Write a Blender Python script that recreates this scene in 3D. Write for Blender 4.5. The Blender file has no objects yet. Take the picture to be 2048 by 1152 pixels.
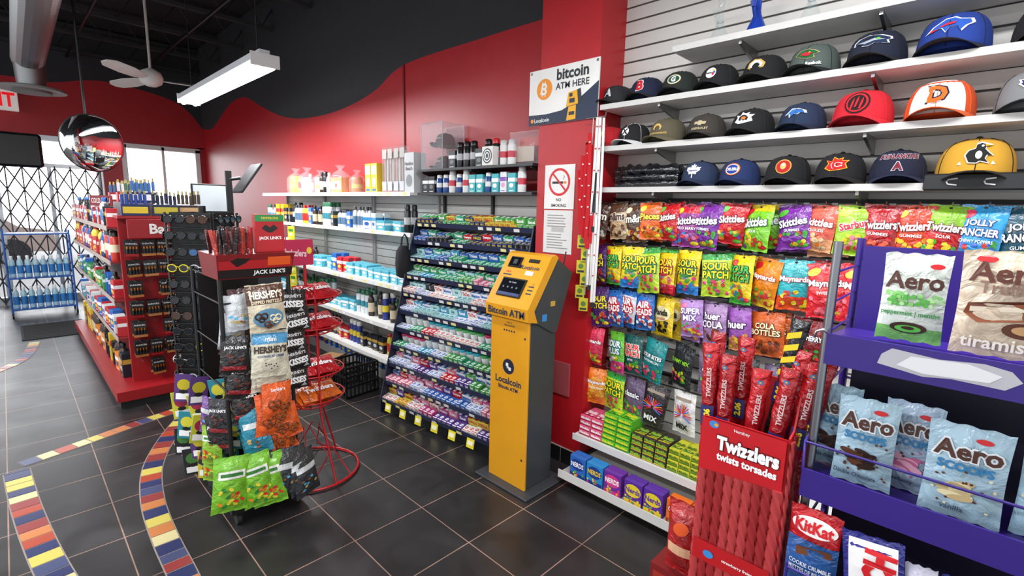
import bpy, math, random
from mathutils import Matrix, Vector, noise
random.seed(11)
SC=bpy.context.scene; COL=SC.collection
PI=math.pi
rad=math.radians
# ------------------------------------------------------------------ materials
def lin(h):
    h=h.lstrip('#'); c=[int(h[i:i+2],16)/255 for i in (0,2,4)]
    return tuple(x/12.92 if x<=.04045 else ((x+.055)/1.055)**2.4 for x in c)+(1,)
_M={}
def M(h,kind='plain',rough=None,metal=0,emit=0):
    k=(h,kind,rough,metal,emit)
    if k in _M: return _M[k]
    m=bpy.data.materials.new(kind+'_'+h.strip('#')); m.use_nodes=True
    nt=m.node_tree; b=nt.nodes['Principled BSDF']; L=nt.links.new
    c=lin(h); b.inputs['Base Color'].default_value=c; b.inputs['Metallic'].default_value=metal
    r={'plain':.5,'foil':.24,'card':.42,'fabric':.9,'clear':.08,'metal':.35,'paint':.42,'rubber':.6}.get(kind,.5)
    if rough is not None: r=rough
    b.inputs['Roughness'].default_value=r
    tc=nt.nodes.new('ShaderNodeTexCoord')
    n=nt.nodes.new('ShaderNodeTexNoise'); L(tc.outputs['Object'],n.inputs['Vector'])
    sc,st,di={'foil':(26,.8,.012),'fabric':(600,.4,.001),'paint':(60,.06,.002),'card':(30,.1,.002),'metal':(80,.04,.001)}.get(kind,(50,.05,.001))
    n.inputs['Scale'].default_value=sc; n.inputs['Detail'].default_value=3
    if kind=='foil': n.inputs['Distortion'].default_value=1.2; b.inputs['Specular IOR Level'].default_value=.75
    bp=nt.nodes.new('ShaderNodeBump'); bp.inputs['Strength'].default_value=st; bp.inputs['Distance'].default_value=di
    L(n.outputs['Fac'],bp.inputs['Height']); L(bp.outputs['Normal'],b.inputs['Normal'])
    if kind=='metal': b.inputs['Metallic'].default_value=1
    if kind=='clear': b.inputs['Alpha'].default_value=.13; b.inputs['Specular IOR Level'].default_value=.9
    if kind in('plain','paint','fabric','card','foil'):
        mx=nt.nodes.new('ShaderNodeMix'); mx.data_type='RGBA'; mx.blend_type='MULTIPLY'
        n2=nt.nodes.new('ShaderNodeTexNoise'); n2.inputs['Scale'].default_value=14 if kind=='foil' else 7; L(tc.outputs['Object'],n2.inputs['Vector'])
        rp=nt.nodes.new('ShaderNodeMapRange'); rp.inputs['To Min'].default_value=.88; rp.inputs['To Max'].default_value=1.06
        if kind=='foil': rp.inputs['From Min'].default_value=.3; rp.inputs['From Max'].default_value=.7; rp.inputs['To Min'].default_value=.62; rp.inputs['To Max'].default_value=1.2
        L(n2.outputs['Fac'],rp.inputs['Value'])
        mx.inputs[0].default_value=1; mx.inputs[6].default_value=c; L(rp.outputs[0],mx.inputs[7]); L(mx.outputs[2],b.inputs['Base Color'])
    if emit:
        b.inputs['Emission Color'].default_value=c; b.inputs['Emission Strength'].default_value=emit
    _M[k]=m; return m
def foil(h): return M(h,'foil')
def card(h): return M(h,'card')
WHITE=M('#e9e9e6'); BLACK=M('#0b0b0d'); RED=M('#ae161f','paint')
# ------------------------------------------------------------------ text
_T={}
def tmesh(s,bold=0.0,shear=0):
    k=(s,bold,shear)
    if k in _T: return _T[k]
    c=bpy.data.curves.new('t','FONT'); c.body=s; c.size=1; c.offset=bold; c.resolution_u=2; c.shear=shear
    o=bpy.data.objects.new('t',c)
    me=bpy.data.meshes.new_from_object(o)
    vs=[v.co.copy() for v in me.vertices]; fs=[tuple(p.vertices) for p in me.polygons]
    bpy.data.objects.remove(o); bpy.data.curves.remove(c); bpy.data.meshes.remove(me)
    if not vs: vs=[Vector((0,0,0))]; fs=[]
    x0=min(v.x for v in vs);x1=max(v.x for v in vs);y0=min(v.y for v in vs);y1=max(v.y for v in vs)
    _T[k]=(vs,fs,x0,x1,y0,y1); return _T[k]
# ------------------------------------------------------------------ mesh builder
class MB:
    def __init__(s): s.v=[];s.f=[];s.mi=[];s.sm=[];s.mats=[];s.T=Matrix()
    def slot(s,m):
        if m not in s.mats: s.mats.append(m)
        return s.mats.index(m)
    def add(s,vs,fs,m,sm=False):
        o=len(s.v); T=s.T; s.v+=[T@Vector(v) for v in vs]; i=s.slot(m)
        for f in fs: s.f.append([a+o for a in f]); s.mi.append(i); s.sm.append(sm)
    def box(s,x0,x1,y0,y1,z0,z1,m):
        s.add([(x0,y0,z0),(x1,y0,z0),(x1,y1,z0),(x0,y1,z0),(x0,y0,z1),(x1,y0,z1),(x1,y1,z1),(x0,y1,z1)],
              [(0,3,2,1),(4,5,6,7),(0,1,5,4),(1,2,6,5),(2,3,7,6),(3,0,4,7)],m)
    def loft(s,rings,m,sm=False,cap=True,closed=True):
        n=len(rings[0]); vs=[p for r in rings for p in r]; fs=[]
        for i in range(len(rings)-1):
            for j in range(n if closed else n-1):
                a=i*n+j;b=i*n+(j+1)%n; fs.append((a,b,b+n,a+n))
        s.add(vs,fs,m,sm)
        if cap:
            s.add(rings[0],[tuple(range(n))[::-1]],m); s.add(rings[-1],[tuple(range(n))],m)
    def rbox(s,x0,x1,y0,y1,z0,z1,m,r=.004,seg=2):
        r=min(r,(x1-x0)/2.2,(y1-y0)/2.2,(z1-z0)/2.2)
        def ring(z,ins):
            pts=[]
            for cx,cy,a0 in((x1-r,y1-r,0),(x0+r,y1-r,90),(x0+r,y0+r,180),(x1-r,y0+r,270)):
                for k in range(seg+1):
                    a=rad(a0+90*k/seg); pts.append((cx+(r-ins)*math.cos(a),cy+(r-ins)*math.sin(a),z))
            return pts
        s.loft([ring(z0,r*.7),ring(z0+r*.7,0),ring(z1-r*.7,0),ring(z1,r*.7)],m)
    def prism(s,poly,x0,x1,m):   # poly (y,z) extruded along x
        a=[(x0,p[0],p[1]) for p in poly]; b=[(x1,p[0],p[1]) for p in poly]
        s.loft([a,b],m)
    def lathe(s,prof,m,n=14,c=(0,0,0),sx=1,sy=1,sm=True,cap=True):
        s.loft([[(c[0]+r*sx*math.cos(2*PI*k/n),c[1]+r*sy*math.sin(2*PI*k/n),c[2]+z) for k in range(n)] for r,z in prof],m,sm,cap)
    def tube(s,pts,r,m,n=6,closed=False):
        pts=[Vector(p) for p in pts]; rings=[]; N=len(pts)
        for i,p in enumerate(pts):
            if closed: d=pts[(i+1)%N]-pts[i-1]
            else: d=pts[min(i+1,N-1)]-pts[max(i-1,0)]
            d.normalize(); up=Vector((0,0,1)) if abs(d.z)<.9 else Vector((1,0,0))
            a=d.cross(up).normalized(); b=d.cross(a)
            rings.append([tuple(p+r*(math.cos(2*PI*k/n)*a+math.sin(2*PI*k/n)*b)) for k in range(n)])
        if closed: rings.append(rings[0])
        s.loft(rings,m,True,not closed)
    def wires(s,segs,r,m,n=5):
        for a,b in segs: s.tube([a,b],r,m,n)
    def poly(s,pts,m,surf=None,y=0,eps=.001):
        s.add([(x,(surf(x,z) if surf else y)-eps,z) for x,z in pts],[tuple(range(len(pts)))],m)
    def disc(s,x,z,rx,rz,m,surf=None,y=0,eps=.001,n=16,rings=3,rot=0):
        vs=[];fs=[];ca,sa=math.cos(rot),math.sin(rot)
        def P(u,w):
            X=x+u*ca-w*sa; Z=z+u*sa+w*ca; return (X,(surf(X,Z) if surf else y)-eps,Z)
        if not surf: rings=1
        vs.append(P(0,0))
        for k in range(1,rings+1):
            for j in range(n):
                a=2*PI*j/n; vs.append(P(rx*k/rings*math.cos(a),rz*k/rings*math.sin(a)))
        for j in range(n): fs.append((0,1+j,1+(j+1)%n))
        for k in range(rings-1):
            for j in range(n):
                a=1+k*n+j;b=1+k*n+(j+1)%n; fs.append((a,a+n,b+n,b))
        s.add(vs,fs,m)
    def rect(s,x0,x1,z0,z1,m,surf=None,y=0,eps=.001,k=4):
        vs=[];fs=[]
        if not surf: k=1
        for i in range(k+1):
            for j in range(k+1):
                X=x0+(x1-x0)*i/k; Z=z0+(z1-z0)*j/k; vs.append((X,(surf(X,Z) if surf else y)-eps,Z))
        for i in range(k):
            for j in range(k): a=i*(k+1)+j; fs.append((a,a+k+1,a+k+2,a+1))
        s.add(vs,fs,m)
    def text(s,t,x,z,h,m,w=None,bold=.015,rot=0,surf=None,y=0,eps=.0016,out=None,shear=0,ow=.065):
        vs,fs,x0,x1,y0,y1=tmesh(t,bold,shear); H=y1-y0 or 1; W=x1-x0 or 1
        k=h/H; kx=k
        if w and W*k>w: kx=w/W
        cx=(x0+x1)/2; cy=(y0+y1)/2; ca,sa=math.cos(rot),math.sin(rot)
        def mp(V,e):
            r=[]
            for v in V:
                a=(v.x-cx)*kx; b=(v.y-cy)*k; X=x+a*ca-b*sa; Z=z+a*sa+b*ca
                r.append((X,(surf(X,Z) if surf else y)-e,Z))
            return r
        if out:
            ovs,ofs,*_=tmesh(t,bold+ow,shear); s.add(mp(ovs,eps*.6),ofs,out)
        s.add(mp(vs,eps),fs,m)
    def mesh(s,name):
        me=bpy.data.meshes.new(name); me.from_pydata([tuple(v) for v in s.v],[],s.f)
        for m in s.mats: me.materials.append(m)
        me.polygons.foreach_set('material_index',s.mi); me.polygons.foreach_set('use_smooth',s.sm); me.update(); return me
def link(o): COL.objects.link(o); return o
def thing(name,label,cat,loc=(0,0,0),rz=0,mb=None,group=None,kind=None,rx=0,ry=0):
    o=bpy.data.objects.new(name,(mb.mesh(name) if isinstance(mb,MB) else mb)); link(o)
    o.location=loc; o.rotation_euler=(rx,ry,rz)
    if label: o['label']=label
    if cat: o['category']=cat
    if group: o['group']=group
    if kind: o['kind']=kind
    return o
def part(name,mb,par,label=None):
    o=bpy.data.objects.new(name,mb.mesh(name) if isinstance(mb,MB) else mb); link(o); o.parent=par
    if label: o['label']=label
    return o
def clone(src,loc,rz=0,rx=0,ry=0,label=None,scale=None,group=None):
    def cp(o,p):
        n=o.copy(); COL.objects.link(n)
        if p: n.parent=p
        for c in o.children: cp(c,n)
        return n
    n=cp(src,None); n.location=loc; n.rotation_euler=(rx,ry,rz)
    if label: n['label']=label
    n.scale=scale or (1,1,1)
    if group: n['group']=group
    return n
def struct(name,mb): 
    o=bpy.data.objects.new(name,mb.mesh(name)); link(o); o['kind']='structure'; return o
class Proto:
    """first use keeps the prototype itself, later uses copy it"""
    def __init__(s,o): s.o=o; s.used=False
    def put(s,loc,rz=0,rx=0,ry=0,scale=None):
        if not s.used:
            s.used=True; s.o.location=loc; s.o.rotation_euler=(rx,ry,rz)
            if scale: s.o.scale=scale
            return s.o
        return clone(s.o,loc,rz,rx,ry,scale=scale)
    def done(s):
        if not s.used:
            for c in list(s.o.children_recursive): bpy.data.objects.remove(c)
            bpy.data.objects.remove(s.o)
WR=-PI/2   # rotation of everything that faces the shop from the long wall
WX=2.68; PX=2.43; PY0=1.71; PY1=2.15; FY=10.6; CZ=4.3
# ------------------------------------------------------------------ floor
def floor_mat():
    m=bpy.data.materials.new('dark_floor_tile'); m.use_nodes=True; nt=m.node_tree; b=nt.nodes['Principled BSDF']; L=nt.links.new
    tc=nt.nodes.new('ShaderNodeTexCoord'); mp=nt.nodes.new('ShaderNodeMapping'); mp.inputs['Location'].default_value=(-.26,-.07,0)
    L(tc.outputs['Object'],mp.inputs['Vector'])
    br=nt.nodes.new('ShaderNodeTexBrick'); br.offset=0; br.inputs['Scale'].default_value=1
    br.inputs['Brick Width'].default_value=.4; br.inputs['Row Height'].default_value=.4; br.inputs['Mortar Size'].default_value=.0028; br.inputs['Mortar Smooth'].default_value=.1
    br.inputs['Color1'].default_value=lin('#2b292a'); br.inputs['Color2'].default_value=lin('#242223'); br.inputs['Mortar'].default_value=lin('#917466')
    L(mp.outputs[0],br.inputs['Vector'])
    n=nt.nodes.new('ShaderNodeTexNoise'); n.inputs['Scale'].default_value=4; n.inputs['Detail'].default_value=8; n.inputs['Distortion'].default_value=.6; L(tc.outputs['Object'],n.inputs['Vector'])
    rp=nt.nodes.new('ShaderNodeMapRange'); rp.inputs['From Min'].default_value=.3; rp.inputs['From Max'].default_value=.7; rp.inputs['To Min'].default_value=.6; rp.inputs['To Max'].default_value=1.4; L(n.outputs['Fac'],rp.inputs['Value'])
    mx=nt.nodes.new('ShaderNodeMix'); mx.data_type='RGBA'; mx.blend_type='MULTIPLY'; mx.inputs[0].default_value=1
    L(br.outputs['Color'],mx.inputs[6]); L(rp.outputs[0],mx.inputs[7]); L(mx.outputs[2],b.inputs['Base Color'])
    r2=nt.nodes.new('ShaderNodeMapRange'); r2.inputs['To Min'].default_value=.25; r2.inputs['To Max'].default_value=.45; L(n.outputs['Fac'],r2.inputs['Value']); L(r2.outputs[0],b.inputs['Roughness'])
    bp=nt.nodes.new('ShaderNodeBump'); bp.inputs['Strength'].default_value=.15; bp.inputs['Distance'].default_value=.004
    L(n.outputs['Fac'],bp.inputs['Height']); L(bp.outputs[0],b.inputs['Normal'])
    return m
mb=MB(); mb.box(-3.5,WX,-2,FY+.1,-.08,0,floor_mat()); struct('floor',mb)
# mosaic borders
TC=[M(c,'plain',.3) for c in('#c9b95a','#2b335c','#a8442f','#c27845','#8c3836','#cfc290','#434a6c')]
def catmull(P,n):
    out=[];P=[P[0]]+P+[P[-1]]
    for i in range(1,len(P)-2):
        for k in range(n):
            t=k/n; p=[Vector(q) for q in P[i-1:i+3]]
            out.append(.5*((2*p[1])+(-p[0]+p[2])*t+(2*p[0]-5*p[1]+4*p[2]-p[3])*t*t+(-p[0]+3*p[1]-3*p[2]+p[3])*t**3))
    out.append(Vector(P[-2])); return out
def border(name,P,w,seed,step=.085):
    random.seed(seed); c=catmull(P,40); L=[0]
    for a,b in zip(c,c[1:]): L.append(L[-1]+(b-a).length)
    def at(d):
        for i in range(len(L)-1):
            if L[i+1]>=d:
                t=(d-L[i])/((L[i+1]-L[i]) or 1); p=c[i].lerp(c[i+1],t); tg=(c[i+1]-c[i]).normalized(); return p,Vector((-tg.y,tg.x))
        tg=(c[-1]-c[-2]).normalized(); return c[-1],Vector((-tg.y,tg.x))
    mb=MB(); d=0; G=M('#8c8078','plain',.7)
    for i in range(len(c)-1):
        tg=(c[i+1]-c[i]).normalized(); nn=Vector((-tg.y,tg.x))
        tg2=(c[min(i+2,len(c)-1)]-c[i+1]); tg2=tg2.normalized() if tg2.length>0 else tg; n2=Vector((-tg2.y,tg2.x))
        a=c[i]-nn*(w/2+.006);b=c[i]+nn*(w/2+.006);e=c[i+1]-n2*(w/2+.006);f=c[i+1]+n2*(w/2+.006)
        mb.add([(a.x,a.y,.0008),(e.x,e.y,.0008),(f.x,f.y,.0008),(b.x,b.y,.0008)],[(0,1,2,3)],G)
    k=0; order=[0,1,2,3,0,1,3,4,5,1,2]
    while d<L[-1]-.01:
        s=step*random.uniform(.85,1.15); p0,n0=at(d+.004); p1,n1=at(min(d+s-.004,L[-1])); m=TC[order[k%len(order)] if random.random()<.7 else random.randrange(7)]; k+=1
        q=[p0-n0*w/2,p1-n1*w/2,p1+n1*w/2,p0+n0*w/2]
        mb.loft([[(v.x,v.y,.0006) for v in q],[(v.x,v.y,.003) for v in q]],m); d+=s
    struct(name,mb)
border('trim_1',[(.46,1.6),(.40,2.0),(.40,2.4),(.40,2.75),(.42,3.14),(.49,3.55),(.63,3.92),(.82,4.28),(.98,4.5)],.10,3)
border('trim_2',[(.12,2.0),(.04,2.5),(-.02,2.95),(-.07,3.5),(-.1,4.05)],.11,4)
border('trim_3',[(-.08,4.14),(.2,4.24),(.5,4.36),(.82,4.47)],.09,5)
border('trim_4',[(-.6,6.2),(-.2,6.6),(.0,7.0),(.1,7.7)],.09,6)
# ------------------------------------------------------------------ walls
WAVE=[(2.15,2.92),(3.0,2.93),(4.04,2.92),(4.55,2.77),(5.06,2.69),(5.65,2.66),(6.34,2.69),(6.96,2.79),(7.66,3.00),(8.25,3.19),(8.8,3.2),(9.22,3.12),(9.98,2.9),(10.6,2.95)]
wc=catmull([Vector(p) for p in WAVE],8)
BLK=M('#2b2c2f','paint',.75)
mb=MB()
for a,b in zip(wc,wc[1:]):
    mb.add([(WX,a.x,0),(WX,a.x,a.y),(WX,b.x,b.y),(WX,b.x,0)],[(0,1,2,3)],RED)
    mb.add([(WX,a.x,a.y),(WX,a.x,CZ),(WX,b.x,CZ),(WX,b.x,b.y)],[(0,1,2,3)],BLK)
mb.box(WX+.01,WX+.12,2.0,FY+.2,0,CZ,BLK)
mb.box(WX-.012,WX,4.03,4.05,1.76,2.92,M('#7a1014','paint'))
struct('wall_right',mb)
def slat_mat():
    m=bpy.data.materials.new('white_slatwall'); m.use_nodes=True; nt=m.node_tree; b=nt.nodes['Principled BSDF']; L=nt.links.new
    tc=nt.nodes.new('ShaderNodeTexCoord'); n=nt.nodes.new('ShaderNodeTexNoise'); n.inputs['Scale'].default_value=3; L(tc.outputs['Object'],n.inputs['Vector'])
    cr=nt.nodes.new('ShaderNodeMix'); cr.data_type='RGBA'; cr.inputs[6].default_value=lin('#c8c4be'); cr.inputs[7].default_value=lin('#d6d2cc'); L(n.outputs['Fac'],cr.inputs[0]); L(cr.outputs[2],b.inputs['Base Color'])
    b.inputs['Roughness'].default_value=.4; return m
SL=slat_mat(); GR=M('#4a4744')
mb=MB(); z=0.02
mb.box(WX+.012,WX+.03,-1.4,PY0,0,3.4,GR)
while z<3.35:
    mb.box(WX,WX+.014,-1.4,PY0,z,z+.066,SL); z+=.076
struct('wall_slat',mb)
mb=MB(); mb.box(PX,WX+.1,PY0,PY1,0,CZ,M('#b4161f','paint')); struct('wall_pillar',mb)
mb=MB(); mb.box(WX,WX+.12,-1.4,PY0,3.4,CZ,BLK); struct('wall_upper',mb)
mb=MB(); TD=M('#1c1b1d','plain',.3)
for i in range(3):
    y=PY0+.003+i*.15; mb.box(PX-.012,PX,y,min(y+.144,PY1),0,.1,TD)
mb.box(PX-.008,PX,PY0,PY1,0,.104,M('#b9b0a8')); mb.box(PX-.012,WX,PY0-.012,PY0,0,.1,TD)
struct('baseboard_pillar',mb)
mb=MB(); mb.box(WX-.014,WX-.001,2.2,6.85,0,1.78,M('#cfcdc9')); 
for k in range(22): mb.box(WX-.0155,WX-.013,2.2,6.85,.07+k*.076,.076+k*.076,GR)
struct('trim_5',mb)
# far wall with openings
FW=[(-3.5,3.3),(-1.5,3.3),(.15,3.38),(.68,3.38),(1.16,3.5),(1.6,3.5),(2.22,3.38),(2.5,3.2),(2.68,2.95)]
fc=catmull([Vector(p) for p in FW],6)
mb=MB()
for a,b in zip(fc,fc[1:]):
    mb.add([(a.x,FY,2.58),(b.x,FY,2.58),(b.x,FY,b.y),(a.x,FY,a.y)],[(0,1,2,3)],RED)
    mb.add([(a.x,FY,a.y),(b.x,FY,b.y),(b.x,FY,CZ),(a.x,FY,CZ)],[(0,1,2,3)],BLK)
mb.box(-3.5,WX,FY+.01,FY+.15,2.58,CZ,BLK)
mb.box(1.2,1.48,FY-.02,FY+.15,0,2.6,RED); mb.box(2.58,WX,FY,FY+.15,0,2.6,RED); mb.box(1.48,2.58,FY,FY+.15,0,1.0,RED)
mb.box(-3.5,-1.3,FY,FY+.15,0,2.6,RED)
struct('wall_far',mb)
ALU=M('#b9bcbf','metal'); WF=M('#e4e4e0')
mb=MB()
for x0,x1,z0,z1 in((1.46,2.6,2.5,2.57),(1.46,2.6,.97,1.04),(1.46,1.53,1.0,2.55),(2.53,2.6,1.0,2.55),(2.02,2.06,1.0,2.55)): mb.box(x0,x1,FY-.05,FY+.1,z0,z1,WF)
struct('window_1',mb)
mb=MB()
for x in(-1.25,-.05,1.15): mb.box(x-.04,x+.04,FY-.03,FY+.1,0,2.58,ALU)
for x in(-.45,.55): mb.box(x-.025,x+.025,FY,FY+.08,0,2.15,ALU)
mb.box(-1.25,1.15,FY-.03,FY+.1,2.5,2.58,ALU); mb.box(-1.25,1.15,FY-.02,FY+.08,2.1,2.16,ALU); mb.box(-1.25,1.15,FY-.02,FY+.08,0,.12,ALU)
struct('door_1',mb)
# outside pavement and parked cars
mb=MB(); mb.box(-14,14,FY+.15,30,-.12,-.02,M('#b4b6b8','plain',.8)); struct('ground_outside',mb)
for x,c,lab in((-1.3,'#b9a8a0','pale parked car seen through the glass doors'),(3.6,'#a8b4c4','light blue-grey parked car outside the window')):
    o=thing('parked_car',lab,'car',(x,17.5,-.02),0,group='cars parked outside')
    mb=MB(); P=[(-2.1,.35),(-2.1,.75),(-1.3,.9),(-.7,1.4),(.9,1.42),(1.5,.95),(2.1,.85),(2.15,.35)]
    mb.loft([[(p[0],-.85,p[1]) for p in P],[(p[0],.85,p[1]) for p in P]],M(c,'paint',.3)); part('car_body',mb,o)
    mb=MB(); mb.loft([[(p[0],-.86,p[1]) for p in((-1.1,.92),(-.65,1.33),(.85,1.35),(1.3,.95))],[(p[0],-.855,p[1]) for p in((-1.1,.92),(-.65,1.33),(.85,1.35),(1.3,.95))]],M('#5c646c','plain',.1)); part('side_windows',mb,o)
    for wx in(-1.35,1.35):
        mb=MB(); mb.T=Matrix.Translation((wx,-.8,.33))@Matrix.Rotation(PI/2,4,'X'); mb.lathe([(.31,-.1),(.33,-.06),(.33,.06),(.31,.1)],M('#2a2a2c','rubber'),20); part('wheel',mb,o)
# scissor security gate in front of the doors
mb=MB(); GM=M('#33363b','paint',.4)
n=13; 
for i in range(n+1):
    x=-1.2+i*2.35/n; mb.tube([(x,FY-.12,.02),(x,FY-.12,2.12)],.009,GM,5)
for i in range(n):
    x=-1.2+i*2.35/n; x2=x+2.35/n
    for k in range(6):
        z=.05+k*.34; mb.tube([(x,FY-.13,z),(x2,FY-.13,z+.34)],.009,GM,4); mb.tube([(x2,FY-.125,z),(x,FY-.125,z+.34)],.009,GM,4)
thing('security_gate','folding grey metal scissor security gate across the glass doors','gate',mb=mb)
# ceiling
CB=M('#1c1d1f','paint',.85)
mb=MB(); mb.box(-3.5,WX+.1,-2,FY+.1,CZ,CZ+.1,CB)
for k in range(11):
    y=-1+k*1.15
    for z in(CZ-.05,CZ-.42): mb.box(-3.5,WX,y-.03,y+.03,z-.03,z+.01,M('#26282b','paint',.7))
    x=-3.4
    while x<WX-.3:
        mb.tube([(x,y,CZ-.05),(x+.22,y,CZ-.42),(x+.44,y,CZ-.05)],.012,M('#26282b','paint',.7),4); x+=.44
struct('ceiling',mb)
for x,z in((.9,CZ-.5),(1.9,CZ-.48)):
    mb=MB(); mb.tube([(x,-1,z),(x+.05,4,z),(x,FY,z)],.018,M('#3c3e42','metal'),8)
    thing('conduit_pipe','thin dark metal conduit running under the black ceiling','pipe',mb=mb,group='ceiling conduits')
# duct
mb=MB(); DM=M('#b4b6b7','metal',.5); ring=[]
for k in range(111):
    y=4.6+k*.0414; r=.145+(.018 if k%2 else 0); ring.append([(.36+.04*k/110+r*math.cos(2*PI*j/18),y,3.38+r*math.sin(2*PI*j/18)) for j in range(18)])
mb.loft(ring,DM,False)
du=thing('ventilation_duct','round corrugated silver air duct below the black ceiling','duct')
part('duct_tube',mb,du)
mb=MB(); mb.lathe([(.14,0),(.15,.28)],DM,18,(.4,9.0,3.02)); mb.lathe([(.34,0),(.32,.03),(.17,.06)],M('#b9b9b7'),20,(.4,9.0,2.98)); mb.lathe([(.2,-.03),(.18,0)],M('#8d8d8b'),20,(.4,9.0,2.98)); part('diffuser',mb,du,'round white ceiling diffuser')
# exit sign
ex=thing('exit_sign','white illuminated box sign with red capital letters above the doors','sign',(.06,FY-.14,2.88))
mb=MB(); mb.rbox(-.24,.24,0,.1,0,.3,M('#e8e0dc','plain',None,0,.25),.01); part('sign_box',mb,ex)
mb=MB(); mb.text('EXIT',0,.15,.2,M('#e01018','plain',None,0,.6),w=.42,bold=.03,y=0,eps=.003); part('lettering',mb,ex,'red capital letters')
mb=MB(); mb.tube([(0,.05,.3),(0,.05,CZ-2.88)],.008,BLACK); part('hanger',mb,ex)
# fluorescent fixtures
def fixture(x,y0,y1,z,power):
    f=thing('fluorescent_light_fixture','long white twin-tube fluorescent fixture hanging on thin cables','light',(x,0,z),group='fluorescent ceiling fixtures')
    mb=MB()
    mb.box(-.1,.1,y0,y1,.03,.08,M('#cfd4d8')); mb.box(-.04,.04,y0,y1,.08,.12,M('#cfd4d8')); mb.box(-.11,.11,y0-.01,y0,-.01,.09,WHITE); mb.box(-.11,.11,y1,y1+.01,-.01,.09,WHITE); part('housing',mb,f)
    for dx in(-.055,.055):
        mb=MB(); mb.tube([(dx,y0+.01,.0),(dx,y1-.01,.0)],.026,M('#f4faff','plain',None,0,8),10); part('fluorescent_tube',mb,f)
    for y in(y0+.15,y1-.15):
        mb=MB(); mb.tube([(0,y,.12),(0,y,CZ-z)],.005,BLACK); part('cable',mb,f)
    l=bpy.data.lights.new('tube_light','AREA'); l.shape='RECTANGLE'; l.size=.2; l.size_y=(y1-y0); l.energy=power; l.color=(.97,.98,1)
    o=bpy.data.objects.new('tube_light',l); link(o); o.parent=f; o.location=(0,(y0+y1)/2,-.04)
fixture(1.56,4.3,6.6,2.72,90)
fixture(1.1,-1.0,1.3,3.0,70)  # out of view above the camera, added to light the interior
fixture(-1.3,1.0,3.3,3.0,90)  # unseen fixture off to the left, added for interior light
fixture(-1.3,4.6,6.9,3.0,95)  # extra unseen fixture on the left, added to brighten the shop
# ceiling fan
fan=thing('ceiling_fan','white three-blade ceiling fan on a rod, not moving','fan',(1.3,7.0,2.98))
mb=MB(); mb.lathe([(.03,.12),(.1,.08),(.12,.02),(.1,-.04),(.05,-.07)],M('#dcdcd8'),20); part('motor_housing',mb,fan)
mb=MB(); mb.tube([(0,0,.1),(0,0,CZ-2.98)],.014,M('#c9c9c5')); part('rod',mb,fan)
for k in range(3):
    a=rad(-10+120*k); mb=MB(); mb.T=Matrix.Rotation(a,4,'Z')@Matrix.Rotation(rad(16),4,'X')
    rr=[(.1,.03),(.2,.065),(.4,.085),(.66,.075),(.74,.03)]
    mb.loft([[(x,-w,-.004),(x,w,-.004),(x,w,.004),(x,-w,.004)] for x,w in rr],M('#e2e2de')); part('blade',mb,fan)
# ------------------------------------------------------------------ bags
def bagform(w,h,d,base,bands=(),nx=10,nz=14,seal=.06,wr=.003):
    """hanging bag: top edge at z=0, front faces -Y"""
    mb=MB(); sd=random.uniform(0,50)
    def B(x,z):
        t=(z+h)/h; s=min(1,max(0,(t-seal)/(1-2*seal))); u=min(1,abs(2*x/w))
        return d/2*max(0,1-u**2.2)**.6*max(0,math.sin(PI*s))**.45
    def N(x,z,side=-1): return noise.noise(Vector((x*24+z*9,z*20,sd+side)))*wr
    def surf(x,z): return -B(x,z)-N(x,z)
    for side in(-1,1):
        vs=[]
        for j in range(nz+1):
            t=j/nz; t={0:0,1:seal,nz-1:1-seal,nz:1}.get(j,seal+(1-2*seal)*(j-1)/(nz-2))
            for i in range(nx+1):
                x=(-.5+i/nx)*w; z=-h+t*h
                y=surf(x,z) if side<0 else B(x,z)-N(x,z)+.0008
                pin=1-.05*math.sin(PI*t)
                vs.append((x*pin,y,z+(.002*math.sin(i*1.7+sd) if j in(0,nz) else 0)))
        by={}
        for j in range(nz):
            tm=(j+.5)/nz; m=base
            for a,b2,mm in bands:
                if a<=tm<b2: m=mm
            for i in range(nx):
                a=j*(nx+1)+i; q=(a,a+1,a+nx+2,a+nx+1); by.setdefault(m,[]).append(q if side<0 else q[::-1])
        k=0
        for m,q in by.items():
            if k==0: mb.add(vs,q,m,True); off=len(mb.v)-len(vs)
            else:
                i=mb.slot(m)
                for f in q: mb.f.append([a+off for a in f]); mb.mi.append(i); mb.sm.append(True)
            k+=1
    return mb,surf
def dots(mb,surf,n,cols,x0,x1,z0,z1,r=.008,eps=.0012,ell=1):
    for k in range(n):
        mb.disc(random.uniform(x0,x1),random.uniform(z0,z1),r*random.uniform(.8,1.2),r*ell*random.uniform(.8,1.2),random.choice(cols),surf,0,eps+k*.00004,8,1)
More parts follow.
